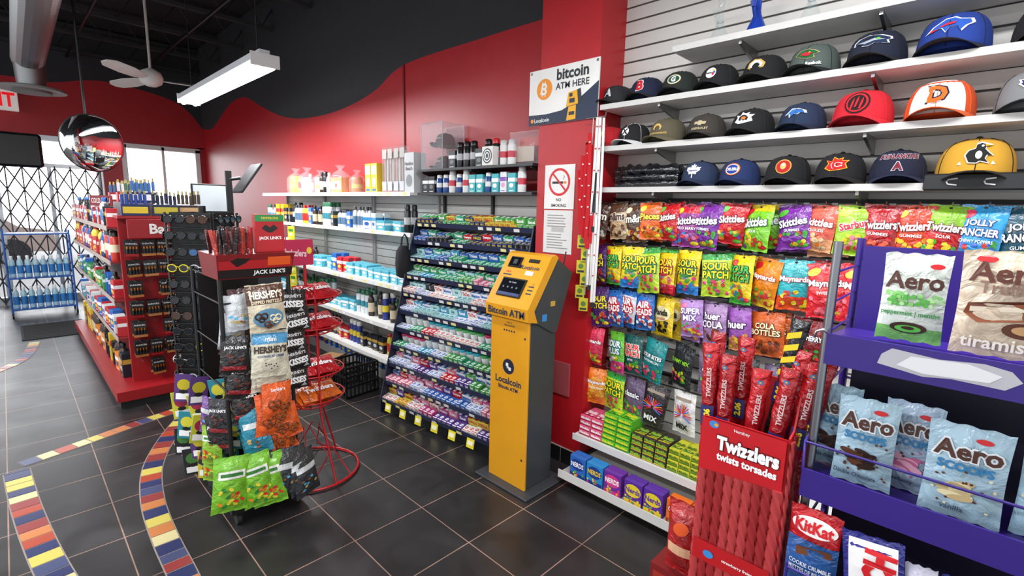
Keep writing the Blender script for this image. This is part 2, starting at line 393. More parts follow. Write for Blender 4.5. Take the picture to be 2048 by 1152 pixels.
def candybag(w,h,base,logo,lc,oc,sub=None,bands=(),dc=(),blob=None,rot=0,d=.04,logoh=.04,lz=.38,sc='#ffffff',corner=None):
    bm=foil(base); mb,sf=bagform(w,h,d,bm,[(a,b,foil(c)) for a,b,c in bands])
    if corner:
        mb.disc(-w*.3,-h*.16,w*.17,h*.07,foil(corner),sf,0,.0014,12,2,.4); mb.disc(w*.32,-h*.9,w*.14,h*.05,foil(corner),sf,0,.0014,12,2)
    if blob: mb.disc(0,-h*.42,w*.42,h*.2,foil(blob),sf,0,.0014,18,4,rot)
    if dc: dots(mb,sf,18,[foil(c) for c in dc],-w*.38,w*.38,-h*.92,-h*.62,.0095,.0018)
    lines=logo.split('|')
    for i,l in enumerate(lines):
        mb.text(l,0,-h*lz-(i-(len(lines)-1)/2)*logoh*1.15,logoh,card(lc),w=w*.84,bold=.03,rot=rot,surf=sf,eps=.0042,out=card(oc) if oc else None)
    if sub: mb.text(sub,0,-h*lz-len(lines)*logoh*.62-.014,.012,card(sc),w=w*.7,surf=sf,eps=.0035)
    mb.disc(0,-.009,.006,.004,M('#202020'),sf,0,.0012,8,1)
    return mb
hook_mb=MB(); HK=M('#9a9a9a','metal'); hook_mb.tube([(0,0,-.012),(0,0,0),(0,-.16,.004),(0,-.175,.014)],.0025,HK,5); hook_mb.box(-.012,.012,-.004,.004,-.03,.012,HK)
HOOK=Proto(thing('peg_hook','chrome display hook on the white slatwall','hook',mb=hook_mb,group='peg hooks on the slatwall'))
BT={}
def bt(key,label,**k):
    mb=candybag(**k); BT[key]=(Proto(thing('candy_bag',label,'candy bag',mb=mb,group='hanging candy bags')),k['w'],k['h'])
bt('mm','glossy dark brown bag of chocolate candies, hanging',w=.125,h=.20,base='#4f3020',logo='m&m',lc='#f6efe0',oc='#2c1a10',dc=('#d8b040','#a03020','#e0e0e0'),logoh=.042,corner='#e8d8b0')
bt('mm2','tan and white bag of almond chocolate candies, hanging',w=.125,h=.20,base='#c9ab83',logo='m&ms',lc='#4a2a18',oc='#f4ece0',dc=('#704020','#e8d8b8'),logoh=.042,bands=((.75,1,'#5a3a24'),))
bt('ree','orange bag of peanut butter candies, hanging',w=.125,h=.2,base='#e8641c',logo='Pieces',lc='#ffe23a',oc='#5a2610',dc=('#f0b020','#6a3a1a','#e87020'),logoh=.036,corner='#ffe23a')
bt('skr','red bag of fruit candies with rainbow candies at the bottom',w=.14,h=.20,base='#c8141e',logo='Skittles',lc='#ffffff',oc='#7a0a14',dc=('#e8d030','#48b040','#7a3a9a','#e87a20'),logoh=.036,rot=.18,corner='#58b83a')
bt('skp','purple bag of fruit gummies with a white logo',w=.145,h=.2,base='#7b2a9c',logo='Skittles',sub='GUMMIES',lc='#ffffff',oc='#3a0c58',dc=('#e8d030','#d83a3a','#48b040'),logoh=.036,rot=.16,corner='#58b83a')
bt('skm','violet bag of fruit gummies with a red top',w=.14,h=.2,base='#94308c',logo='Skittles',sub='WILD BERRY',lc='#ffffff',oc='#4a0c48',bands=((.8,1,'#c8203a'),),dc=('#3a8ad8','#d83a3a','#e87ab0'),logoh=.034,rot=.14,corner='#e8d030')
bt('skg','bright green bag of sour candies with a white logo',w=.15,h=.2,base='#7cc922',logo='Skittles',sub='SOUR',lc='#ffffff',oc='#1a6a1a',bands=((.88,1,'#d8c020'),),dc=('#e8d030','#d83a3a','#7a3a9a'),logoh=.04,rot=.14,corner='#c81828')
bt('skc','salmon pink bag of crunchy candies',w=.14,h=.2,base='#e0604c',logo='Skittles',sub='CLOUDS',lc='#ffffff',oc='#a82828',bands=((0,.3,'#e8a070'),),dc=('#f0d0a0','#e87a20'),logoh=.032)
bt('lim','lime green bag with a red logo',w=.14,h=.2,base='#9ccb2c',logo='Starburst',lc='#c81828',oc='#ffffff',dc=('#e8d030','#d83a3a','#f090a0'),logoh=.03,rot=.3,corner='#e8e23a')
bt('twr','red bag of twisted licorice candy with white lettering',w=.13,h=.21,base='#a8101a',logo='Twizzlers',sub='GUMMIES',lc='#ffffff',oc='#5a0810',dc=('#e02028','#f06040'),logoh=.034,rot=.1,blob='#c82a30')
bt('two','orange-red bag of gummy candy with white lettering',w=.13,h=.21,base='#d8401c',logo='Twizzlers',sub='GUMMIES',lc='#ffffff',oc='#9a1410',dc=('#f0a020','#e02028','#f0d030'),logoh=.034,rot=.1,corner='#f0c030')
bt('twg','red and green bag of sour gummy candy',w=.13,h=.21,base='#c01a1c',logo='Twizzlers',sub='SOUR',lc='#ffffff',oc='#6a0810',bands=((.55,1,'#8cc22a'),),dc=('#48b040','#e8d030'),logoh=.032)
bt('job','light blue bag with white and blue lettering',w=.135,h=.22,base='#2f9bd8',logo='JOLLY|RANCHER',sub='CHEWY POPPERS',lc='#ffffff',oc='#123a8c',bands=((0,.25,'#d8203a'),),dc=('#48b040','#d83a3a','#3a6ad8'),logoh=.028,corner='#e83a5a')
bt('jog','dark green and blue bag with white lettering',w=.135,h=.22,base='#164a5c',logo='JOLLY|RANCHER',sub='GUMMIES',lc='#ffffff',oc='#0c2a48',bands=((0,.35,'#48a83c'),),dc=('#e8d030','#d83a3a'),logoh=.028)
bt('spy','yellow bag of sour gummies with green lettering',w=.125,h=.22,base='#f2d51e',logo='SOUR|PATCH',lc='#39b54a',oc='#10301a',sub='KIDS',sc='#c81828',dc=('#d83a3a','#48b040','#3a8ad8','#e87a20'),logoh=.034,bands=((0,.12,'#48b040'),),corner='#e83a3a')
bt('spg','yellow-green bag of sour gummies with bold lettering',w=.15,h=.22,base='#b6d430',logo='SOUR|PATCH',lc='#f7e11c',oc='#10401a',sub='KIDS',sc='#c81828',dc=('#d83a3a','#48b040','#e83a8a'),logoh=.038,bands=((.85,1,'#2f9a3c'),),blob='#2f9a3c')
bt('spd','dark purple and yellow bag of sour gummies',w=.12,h=.22,base='#4a1f6c',logo='SOUR|PATCH',lc='#f7e11c',oc='#1a0a30',dc=('#d83a3a','#48b040','#e8d030'),logoh=.032,corner='#f2d51e')
bt('spb','yellow and blue bag of sour gummies with red accents',w=.13,h=.22,base='#f0cf1e',logo='SOUR|PATCH',lc='#f7e11c',oc='#10301a',sub='BIG',sc='#2a5ab0',dc=('#2a8ad8','#48b040','#e83a8a'),logoh=.034,blob='#2f8a3c',bands=((0,.2,'#2a7ac8'),))
bt('spr','yellow and red bag of sour strawberry gummies',w=.13,h=.22,base='#eec81e',logo='SOUR|PATCH',lc='#f7e11c',oc='#7a1018',sub='KIDS',sc='#2a5ab0',dc=('#d83a3a','#e87a9a'),logoh=.034,blob='#c8202c',bands=((0,.25,'#d8283a'),(.9,1,'#48b040')))
bt('mao','orange bag of wine gums with white lettering',w=.13,h=.21,base='#ec8a1c',logo='Maynards',lc='#ffffff',oc='#c83a10',dc=('#d83a3a','#e8d030','#48b040'),logoh=.028,bands=((0,.2,'#f4c030'),),corner='#c81828')
bt('mab','turquoise and green bag of gummies with white lettering',w=.13,h=.21,base='#2aa8b0',logo='Maynards',lc='#ffffff',oc='#c81828',dc=('#d83a3a','#e8d030'),logoh=.028,bands=((0,.3,'#e8501c'),))
bt('mar','red bag of gummy candies with white lettering and a yellow crown',w=.15,h=.22,base='#d81e2c',logo='Maynards',sub='SWEDISH',lc='#ffffff',oc='#7a0a18',dc=('#f04050','#f07080'),logoh=.034,blob='#e83a3a',corner='#f0c030')
bt('air','red white and blue bag of chewy candy',w=.12,h=.2,base='#2268b8',logo='AIR|HEADS',lc='#ffffff',oc='#c8141e',dc=('#d83a3a','#ffffff'),logoh=.036,blob='#d02030')
bt('aiw','white and red bag of chewy candy with blue edge',w=.12,h=.2,base='#d8dce4',logo='AIR|HEADS',lc='#ffffff',oc='#c8141e',dc=('#d83a3a','#2a6ac0'),logoh=.036,blob='#d02030',bands=((.85,1,'#2268b8'),(0,.15,'#2268b8')))
bt('pan','yellow bag of soft licorice with black lettering',w=.16,h=.21,base='#e6c21e',logo='Panda',lc='#151515',oc=None,sub='ORIGINAL',dc=('#151515','#2a1a10'),logoh=.034,blob='#f6e9b0',sc='#c81828')
bt('hup','lilac bag of mixed gummy candy',w=.13,h=.2,base='#b086c8',logo='SUPER|MIX',lc='#ffffff',oc='#6a3a9a',dc=('#e83a6a','#48b040','#f0d030'),logoh=.032,corner='#f07ab0')
bt('huc','pale purple bag of cola gummies with white lettering',w=.14,h=.21,base='#a884b4',logo='huer|COLA',lc='#ffffff',oc='#542a5c',dc=('#6a3018','#8a4a28'),logoh=.036)
bt('hum','violet and peach bag of sour gummies',w=.12,h=.2,base='#9a58b0',logo='huer',lc='#ffffff',oc='#4a1a5c',dc=('#f0a060','#e8d030'),logoh=.036,bands=((0,.3,'#e0905c'),))
bt('cob','orange and brown bag of cola bottle gummies',w=.16,h=.2,base='#c85a20',logo='COLA|BOTTLES',lc='#f6e0b0',oc='#4a1a10',dc=('#5a2412','#8a3a1a'),logoh=.026)
bt('che','dark red bag of cherry gummies',w=.16,h=.2,base='#7c1018',logo='VERY CHERRY',lc='#ffffff',oc='#3a0508',dc=('#e02028','#48b040'),logoh=.024)
bt('pin','pink and red bag of gummies with white lettering',w=.125,h=.22,base='#e23a5c',logo='Maynards',lc='#ffffff',oc='#a01030',dc=('#f0d030','#48b040','#f08030'),logoh=.028,bands=((0,.25,'#d02030'),),corner='#f0d030')
bt('spl','green and pink bag of sour gummies with white lettering',w=.13,h=.22,base='#6ac23c',logo='SOUR|PLUS',lc='#ffffff',oc='#1a7a9a',sub='SUN',dc=('#e83a8a','#f0d030','#3aa0e0'),logoh=.034,bands=((0,.28,'#d8408c'),))
bt('spu','black and teal bag of sour candy with red lettering',w=.13,h=.22,base='#1f5a58',logo='SOUR|PUNCH',sub='BITES',lc='#f03a4a',oc='#f6f2e0',dc=('#48b040','#f0d030','#e83a6a'),logoh=.032)
bt('tea','teal bag of sour bites',w=.14,h=.22,base='#1c8a8c',logo='SOUR BITES',sub='WATERMELON',lc='#ffffff',oc='#0c4a4c',dc=('#e83a6a','#48b040','#f6a0a0'),logoh=.02)
bt('blk','black and green bag of licorice mix',w=.14,h=.22,base='#23282a',logo='GUMMY MIX',lc='#8ad02c',oc=None,dc=('#e83a6a','#48b040','#f0d030'),logoh=.02)
bt('gum','grey purple bag of gummy bears',w=.14,h=.22,base='#6d5c78',logo='classic',lc='#ffffff',oc='#3a2a4a',dc=('#e83a6a','#48b040','#f0d030'),logoh=.03)
bt('orm','orange bag of peach gummies with white lettering',w=.13,h=.22,base='#ee7c1a',logo='Maynards',sub='FUZZY PEACH',lc='#ffffff',oc='#c02818',dc=('#f6c040','#f0a030'),logoh=.028,blob='#f4a83a')
def mixbag(key,base,lc,label):
    bm=foil(base); mb,sf=bagform(.145,.23,.03,bm)
    cs=[card(c) for c in('#e03a2a','#f08a1c','#3a7ad0','#d83a8a','#b83020')]
    for k in range(24):
        a=2*PI*k/24+random.uniform(-.06,.06); L0=.058*random.uniform(.8,1.05)
        dx,dz=math.cos(a),math.sin(a)
        if dz>-.35 or abs(dx)>.8:
            pts=[(dx*.008-dz*.0025,-.12+dz*.008+dx*.0025),(dx*L0-dz*.0025,-.12+dz*L0+dx*.0025),(dx*L0+dz*.0025,-.12+dz*L0-dx*.0025),(dx*.008+dz*.0025,-.12+dz*.008-dx*.0025)]
            mb.poly(pts,cs[k%5],sf,0,.0035+.0001*k)
    mb.text('MIX',0,-.185,.032,card(lc),w=.1,bold=.03,surf=sf,eps=.005)
    mb.rect(-.05,.05,-.045,-.03,card('#9a8a7a'),sf,0,.003)
    BT[key]=(Proto(thing('candy_bag',label,'candy bag',mb=mb,group='hanging candy bags')),.145,.23)
mixbag('mxb','#2a2426','#f0f0f0','black bag of candy ropes with a colourful burst')
mixbag('mxw','#e6e4e0','#161616','white bag of candy ropes with a colourful burst')
ROWS=[(1.70,[(1.69,'mm'),(1.585,'mm2'),(1.47,'mm'),(1.36,'ree'),(1.25,'skr'),(1.14,'skm'),(1.03,'skp'),(.92,'skr'),(.785,'skg'),(.645,'skp'),(.53,'skc'),(.42,'lim'),(.32,'twr'),(.215,'two'),(.12,'twg'),(.02,'job'),(-.08,'jog')]),
 (1.45,[(1.69,'spd'),(1.58,'spy'),(1.465,'spb'),(1.355,'spg'),(1.25,'spr'),(1.13,'spb'),(.985,'spg'),(.85,'spy'),(.73,'mao'),(.62,'mab'),(.50,'mar'),(.36,'mar')]),
 (1.19,[(1.69,'spd'),(1.58,'air'),(1.47,'aiw'),(1.37,'air'),(1.24,'pan'),(1.105,'hup'),(.975,'huc'),(.85,'hum'),(.71,'cob'),(.54,'che')]),
 (.94,[(1.68,'pin'),(1.545,'spl'),(1.41,'spu'),(1.265,'tea'),(1.11,'blk'),(.965,'gum'),(.81,'blk'),(.66,'gum')]),
 (.68,[(1.67,'orm'),(1.53,'spg'),(1.39,'gum'),(1.245,'mxb'),(1.09,'mxw')])]
random.seed(5)
for z,row in ROWS:
    mb=MB(); mb.box(WX-.03,WX-.002,row[-1][0]-.06,1.70,z+.012,z+.03,BLACK); thing('display_rail','thin black display rail on the white slatwall','rail',mb=mb,group='display rails on the slatwall')
    for y,k in row:
        P,w,h=BT[k]; HOOK.put((WX-.03,y,z),WR)
        nb=2 if z>1.0 else 1
        for b in range(nb):
            s=random.uniform(.98,1.15)
            P.put((WX-.175+b*.055,y+random.uniform(-.012,.012),z+random.uniform(-.006,.006)),WR+random.uniform(-.42,.3)-(.12 if z>1 else 0),rx=-random.uniform(.0,.09),ry=random.uniform(-.14,.14),scale=(s,s*1.2,s))
for P,_,_ in BT.values(): P.done()
# ------------------------------------------------------------------ hat shelves
SHM=M('#e2e1dd')
def bracket(mb,y,depth,m):
    mb.loft([[(WX,y-.006,-.02),(WX,y+.006,-.02),(WX,y+.006,-.09),(WX,y-.006,-.09)],[(WX-depth*.9,y-.006,-.02),(WX-depth*.9,y+.006,-.02),(WX-depth*.9,y+.006,-.04),(WX-depth*.9,y-.006,-.04)]],m)
for z,y1,lab in((2.24,1.69,'white wall shelf holding a row of baseball caps'),(2.01,1.69,'white wall shelf holding a row of baseball caps'),(1.78,1.69,'white wall shelf holding caps and bagged goods'),(2.47,1.27,'short white wall shelf holding glass pieces')):
    s=thing('wall_shelf',lab,'shelf',(0,0,z),group='white slatwall shelves')
    mb=MB(); mb.box(PX,WX,-1.0,y1,-.022,0,SHM); mb.box(PX-.004,PX,-1.0,y1,-.024,.004,M('#c8c6c2')); part('shelf_board',mb,s)
    for y in(y1-.35 if z!=2.47 else .95,.42,-.3):
        mb=MB(); bracket(mb,y,.25,M('#a7a7a6','metal')); part('bracket',mb,s,'grey metal bracket')
# glassware
for y,c,hh in((1.07,'#c8d8d8',.2),(.9,'#1f3c9c',.2),(.68,'#d8d8c8',.22)):
    g=thing('glass_water_pipe','glass water pipe with flared base standing on the top shelf','glass pipe',(2.50,y,2.472),group='glass pipes on the top shelf')
    gm=M(c,'plain',.1) if c=='#1f3c9c' else M('#8aa4a4','clear',.06)
    mb=MB(); mb.lathe([(.045,0),(.047,.01),(.03,.05),(.014,.09),(.014,.17),(.02,hh)],gm,16)
    for zz,rr0 in((.002,.046),(hh,.02),(.09,.0145)): mb.tube([(rr0*math.cos(2*PI*k/16),rr0*math.sin(2*PI*k/16),zz) for k in range(16)],.002,M('#b8c8c8') if c!='#1f3c9c' else gm,4,True)
    part('flask',mb,g)
    mb=MB(); mb.tube([(-.02,0,.05),(-.06,0,.1)],.007,gm,8); mb.lathe([(.008,0),(.014,.025)],gm,10,(-.062,0,.1)); part('bowl_stem',mb,g)
# hats
HA,HB,HH,HZ=.088,.10,.108,.022
def hsurf(x,z):
    s=min(.999,max(0,(z-HZ)/HH))**(1/.85); r=math.cos(math.asin(min(.999,s)))**.62
    return -HB*math.sqrt(max(0.0,r*r-(x/HA)**2))
LEAF=[(0,1),(.14,.66),(.36,.78),(.3,.3),(.56,.56),(.66,.42),(.98,.46),(.84,.2),(.96,.1),(.5,-.3),(.56,-.5),(.06,-.42),(.06,-1),(-.06,-1),(-.06,-.42),(-.56,-.5),(-.5,-.3),(-.96,.1),(-.84,.2),(-.98,.46),(-.66,.42),(-.56,.56),(-.3,.3),(-.36,.78),(-.14,.66)]
BIRD=[(-1,.15),(-.75,.42),(-.2,.58),(.5,.5),(1,.28),(1.05,.1),(.85,.02),(.95,-.22),(.6,-.2),(.2,-.12),(-.1,-.3),(-.5,-.25),(-.3,-.05),(-1,-.1)]
BULL=[(-1,-.35),(-.7,.1),(-.2,.55),(.2,.6),(.45,.4),(.9,.35),(1,.05),(.75,-.15),(.55,-.5),(.4,-.1),(.05,-.1),(-.1,-.45),(-.3,-.1),(-.7,-.1)]
FLAME=[(-1,-.4),(-.7,.1),(-.95,.5),(-.4,.35),(-.3,.85),(.1,.6),(.5,.75),(.45,.45),(1,.45),(.75,.1),(.95,-.4),(.3,-.6),(-.5,-.7)]
ARROW=[(-1,0),(-.5,.5),(.6,.55),(1,.2),(.8,0),(1,-.3),(.5,-.55),(-.5,-.4)]
HORN=[(-.9,-.3),(-.8,.3),(-.3,.7),(.3,.6),(.8,.1),(.7,-.4),(.4,-.5),(.5,-.1),(.2,.25),(-.2,.2),(-.45,-.1),(-.5,-.5)]
HEAD=[(-.9,0),(-.5,.5),(.1,.6),(.6,.4),(1,.1),(.6,-.1),(.7,-.4),(.1,-.5),(-.4,-.3)]
WHALE=[(-1,-.2),(-.4,.5),(.2,.5),(.9,.2),(1,-.1),(.5,0),(.2,-.2),(-.1,-.1),(-.5,-.5),(-.6,-.1)]
PENG=[(-.5,-.7),(-.75,-.1),(-.55,.3),(-.15,.45),(-.1,.8),(.2,.95),(.55,.8),(.85,.7),(.5,.6),(.45,.4),(.7,.1),(.95,-.15),(.6,-.1),(.5,-.4),(.75,-.75),(.2,-.6),(0,-.75)]
def hat(loc,crown,brim,ops,label,sc=1,rz=0,panel=None,adj=True):
    f=M(crown,'fabric'); bf=M(brim,'fabric')
    if adj: loc=(loc[0],loc[1]*1.07+.005,loc[2]); sc*=1.06
    o=thing('baseball_cap',label,'hat',loc,WR+rz+random.uniform(-.12,.12),group='baseball caps on the wall shelves'); o.scale=(sc,sc,sc)
    UP=Matrix.Translation((0,0,HZ))
    mb=MB(); mb.T=UP; rings=[]; n=24
    for k in range(11):
        s=k/10*.995; th=math.asin(s) ; r=math.cos(th)**.62; z=HH*s**.85
        rings.append([(HA*r*math.cos(2*PI*j/n),HB*r*math.sin(2*PI*j/n),z) for j in range(n)])
    mb.loft([[(p[0]*.97,p[1]*.97,-HZ+.001 if p[1]>-.02 else -.004) for p in rings[0]]]+rings,f,True)
    if panel:
        pm=M(panel,'fabric'); vs=[];fs=[]
        for k in range(9):
            z=.002+k*.0125
            for j in range(9):
                s=min(.999,max(0,z/HH))**(1/.85); r=math.cos(math.asin(s))**.62; a=rad(222+96*j/8)
                vs.append((HA*1.01*r*math.cos(a),HB*1.01*r*math.sin(a),z))
        for k in range(8):
            for j in range(8): a=k*9+j; fs.append((a,a+1,a+10,a+9))
        mb.add(vs,fs,pm,True)
    part('crown',mb,o)
    mb=MB(); mb.T=UP
    for a in(-90,-30,30,90,150,210):
        pts=[]
        for k in range(9):
            s=k/8*.99; r=math.cos(math.asin(s))**.62; pts.append((HA*1.008*r*math.cos(rad(a)),HB*1.008*r*math.sin(rad(a)),HH*1.004*s**.85))
        mb.tube(pts,.0011,bf if crown!=brim else M('#000000' if crown!='#141416' else '#2a2a2e','fabric'),4)
    part('seam_stitching',mb,o)
    mb=MB(); mb.T=UP; mb.lathe([(.009,0),(.009,.004),(.004,.008)],bf,10,(0,0,HH-.001)); part('top_button',mb,o)
    mb=MB(); vs=[];fs=[];NI,NJ=14,6
    for t in(0,1):
        for j in range(NJ+1):
            for i in range(NI+1):
                a=rad(192+156*i/NI); q=j/NJ; ex=.072*math.sin(PI*i/NI)**.5*q
                x=HA*math.cos(a)*(1+.03*q); y=HB*math.sin(a)-ex; z=HZ+.014-.033*(x/.086)**2*(.55+.45*q)-.006*q
                vs.append((x,y,max(z,.003)-.0025*t))
    K2=(NI+1)*(NJ+1)
    for j in range(NJ):
        for i in range(NI):
            a=j*(NI+1)+i; fs.append((a,a+NI+1,a+NI+2,a+1)); fs.append((K2+a,K2+a+1,K2+a+NI+2,K2+a+NI+1))
    for i in range(NI): a=NJ*(NI+1)+i; fs.append((a,K2+a,K2+a+1,a+1))
    mb.add(vs,fs,bf,True); part('brim',mb,o)
    mb=MB(); e=0
    for op in ops:
        k=op[0]; e+=.0008; zc=HZ+.058
        if k=='t': mb.text(op[1],op[5] if len(op)>5 else 0,zc+(op[4] if len(op)>4 else 0),op[2],M(op[3][0],'fabric'),w=.11,bold=.04,surf=hsurf,eps=.003+e,out=M(op[3][1],'fabric') if len(op[3])>1 else None,ow=.06)
        if k=='d': mb.disc(op[4] if len(op)>4 else 0,zc+(op[5] if len(op)>5 else 0),op[1],op[2],M(op[3],'fabric'),hsurf,0,.0018+e,18,4)
        if k=='p':
            sc2=op[2]; mb.poly([(p[0]*sc2*op[4]+(op[5] if len(op)>5 else 0),zc+p[1]*sc2+(op[6] if len(op)>6 else 0)) for p in op[1]],M(op[3],'fabric'),hsurf,0,.003+e)
    part('emblem',mb,o)
K='#141416'; NV='#141c38'; Wt='#e8e8e8'
z1,z2,z3=2.2405,2.0105,1.7805; hx=2.56
hat((hx,1.55,z1),'#26262a','#1a1a1c',[('t','A',.05,('#bfc4c8','#0a0a0a'))],'black cap with a silver letter A',.9)
hat((hx,1.37,z1),NV,K,[('t','B',.05,('#c81828',Wt))],'dark navy cap with a red letter B')
hat((hx,1.19,z1),'#1c2420',K,[('d',.034,.024,'#c8a030'),('d',.032,.022,Wt),('d',.028,.018,'#1c4a30'),('t','G',.026,(Wt,))],'dark cap with a white and green oval G emblem')
hat((hx,1.0,z1),K,K,[('d',.024,.024,Wt),('t','Steelers',.008,('#222222',),0,-.006),('d',.005,.005,'#e8c020',.012,.01),('d',.005,.005,'#c81828',.012,-.008),('d',.005,.005,'#2a5ab0',.017,.001)],'black cap with a round white emblem')
hat((hx,.80,z1),K,'#1c1a18',[('p',HORN,.036,'#c9a35a',1.2),('p',HORN,.026,Wt,1.2)],'black cap with a gold curled horn emblem',1.02)
hat((hx,.61,z1),'#4f5a55',K,[('p',HEAD,.036,'#c8b070',1.25),('p',HEAD,.033,'#1c5a34',1.25),('p',HEAD,.014,'#b8202c',1.6),('d',.003,.003,'#e8c020',.012,.006),('t','Reebok',.012,(Wt,),-.036,.03)],'grey-green cap with a green and red animal head emblem',1.06)
hat((hx,.40,z1),'#161c30',K,[('p',BIRD,.044,Wt,1.2),('p',BIRD,.039,'#1a2a4c',1.22),('p',[(-1,.05),(.2,.3),(.9,.12),(.2,.08),(-.4,-.1)],.038,'#a8b0b8',1.1),('d',.006,.003,'#5ac02c',.018,.009)],'navy cap with a silver and blue bird head emblem',1.1)
hat((hx,.18,z1),'#1c3a8c','#1a1e30',[('p',BULL,.042,'#ffffff',1.3),('p',BULL,.037,'#2454b0',1.3),('p',[(-.95,-.12),(-.1,.2),(.35,.25),(.3,.1),(-.2,.03),(-.95,-.3)],.04,'#d02030',1.1)],'royal blue cap with a leaping buffalo emblem',1.18)
hat((hx,-.06,z1),K,'#2a1a1a',[('p',ARROW,.042,Wt,1.2),('p',ARROW,.036,'#c81828',1.2),('t','KC',.03,(Wt,))],'black cap with a red and white arrowhead emblem',1.1)
hat((hx,1.585,z2),'#b01820','#8c1018',[('t','24',.045,('#e8d020','#3a0808'))],'red cap with the yellow number 24',.95,-.2)
hat((hx,1.43,z2),K,'#e0e0e0',[('d',.022,.022,Wt),('t','X',.032,('#1a1a1a',))],'black and white cap with a round X emblem',.95)
hat((hx,1.24,z2),'#57503f','#6a624c',[('p',HORN,.028,'#c9a860',1.0),('t','GOLDEN KNIGHTS',.009,('#c9a860',),-.03)],'olive camouflage cap with a gold horned emblem')
hat((hx,1.04,z2),'#3a342e','#2c2824',[('p',[(-1,-.2),(-.9,.25),(-.3,.25),(-.3,.4),(.3,.4),(.3,.25),(1,.2),(.9,-.25),(.3,-.25),(.3,-.4),(-.3,-.4),(-.3,-.2)],.028,'#b8a888',1),('t','CHEVROLET',.011,('#b8a888',),-.026)],'dark brown cap with a bow tie emblem')
hat((hx,.83,z2),K,K,[('p',FLAME,.034,Wt,1.2),('p',HORN,.022,'#1a1a1a',1.1),('p',HEAD,.012,'#e8782c',1.1)],'black cap with a white leaping cat emblem')
hat((hx,.63,z2),'#1c2c48','#16203a',[('p',WHALE,.038,Wt,1.1),('p',WHALE,.03,'#2a6ab0',1.1)],'navy cap with a blue and white whale emblem')
hat((hx,.42,z2),'#c81c2c','#d02030',[('d',.036,.036,'#140c0c'),('d',.031,.031,'#c81c2c'),('d',.026,.026,'#140c0c')]+[('p',[(-.3,-1),(.0,-1),(.35,0),(.3,.9),(0,.3)],.02,'#c81c2c',.8,dx,dz) for dx,dz in((-.013,-.002),(0,.004),(.013,-.002))],'bright red cap with a black clawed ball emblem',1.15)
hat((hx,.19,z2),'#d8501c','#e0602c',[('t','D',.05,('#e8641c',NV))],'orange cap with a white front and old-style letter',1.15,panel='#e8e6e0')
hat((hx,-.05,z2),'#7a7c7e','#2a2c30',[('p',LEAF,.036,Wt,1),('p',LEAF,.03,'#1a2a6c',1)],'grey cap with a blue and white leaf emblem',1.15)
hat((hx,1.05,z3),'#22304e','#1c2842',[('p',LEAF,.036,Wt,1),('t','TORONTO',.007,('#1a2a6c',))],'navy cap with a white maple leaf emblem',.98)
hat((hx,.865,z3),'#182a58','#122048',[('d',.034,.028,'#e86a1c'),('d',.030,.024,Wt),('d',.027,.021,'#1a3a8c'),('t','OILERS',.014,(Wt,))],'blue cap with a round orange and white emblem',.98)
hat((hx,.665,z3),K,K,[('d',.03,.03,'#c8a040'),('d',.026,.026,'#b01820'),('d',.011,.014,'#d8b060',0,.002),('p',[(-.4,.1),(0,.9),(.4,.1)],.018,Wt,1)],'black cap with a round red and gold emblem',1.02)
hat((hx,.47,z3),K,'#1c1416',[('p',FLAME,.036,'#e8b020',1.1),('p',FLAME,.032,'#c81c1c',1.1),('t','C',.036,('#c81c1c',Wt))],'black cap with a flaming letter C emblem',1.02)
hat((hx,.285,z3),'#141830','#16203c',[('t','AVALANCHE',.018,('#7a2030','#b8c0c8'),.022),('t','A',.03,('#7a2030','#b8c0c8'),-.014)],'navy cap with a burgundy and silver emblem',1.02)
hat((hx,.07,z3),'#c9962c','#17140f',[('p',[(-1,-.8),(0,1),(1,-.8)],.036,'#e8e0d0',1.1),('p',PENG,.036,Wt,1),('p',PENG,.032,'#161616',1),('d',.007,.011,Wt,.003,-.003),('d',.003,.003,Wt,.009,.022),('p',[(.4,.78),(.85,.7),(.45,.62)],.033,'#e8a020',1)],'gold cap with a black and white bird emblem',1.22)
hat((hx,-.2,z3),'#1a2442','#a81c28',[('t','A',.04,(Wt,'#c81828'))],'navy cap with a red brim',1.22)
# bagged dark goods on third shelf
mb=MB(); random.seed(9)
for k in range(3):
    rr=[]
    for i in range(26):
        t=i/25; w=.11*math.sin(PI*min(.97,max(.06,t)))**.35; rr.append([( -.19+.38*t, w*math.cos(a)*.85, .022+k*.036+.03*max(-.7,math.sin(a))*(1+.9*noise.noise(Vector((t*12,a*1.4,k*5))))) for a in[2*PI*j/18 for j in range(18)]])
    mb.loft(rr,M('#15161a','foil',.12),True)
thing('plastic_wrapped_bundle','pile of dark items in shiny plastic on the shelf','bundle',(2.55,1.42,1.7805),WR,mb=mb)
# hook rail at the shelf end
mb=MB(); mb.rbox(-.24,.24,-.01,.01,-.03,.03,M('#1b1b1d','plain',.5),.008)
for i in range(4):
    x=-.16+i*.1; mb.tube([(x+.015,-.012,-.012),(x-.01,-.013,-.008),(x-.014,-.013,0),(x-.01,-.013,.008),(x+.015,-.012,.012)],.003,WHITE,5)
thing('hook_rail','black plastic rail with small white hooks under the cap shelf','rail',(2.41,-.03,1.785),WR,mb=mb)
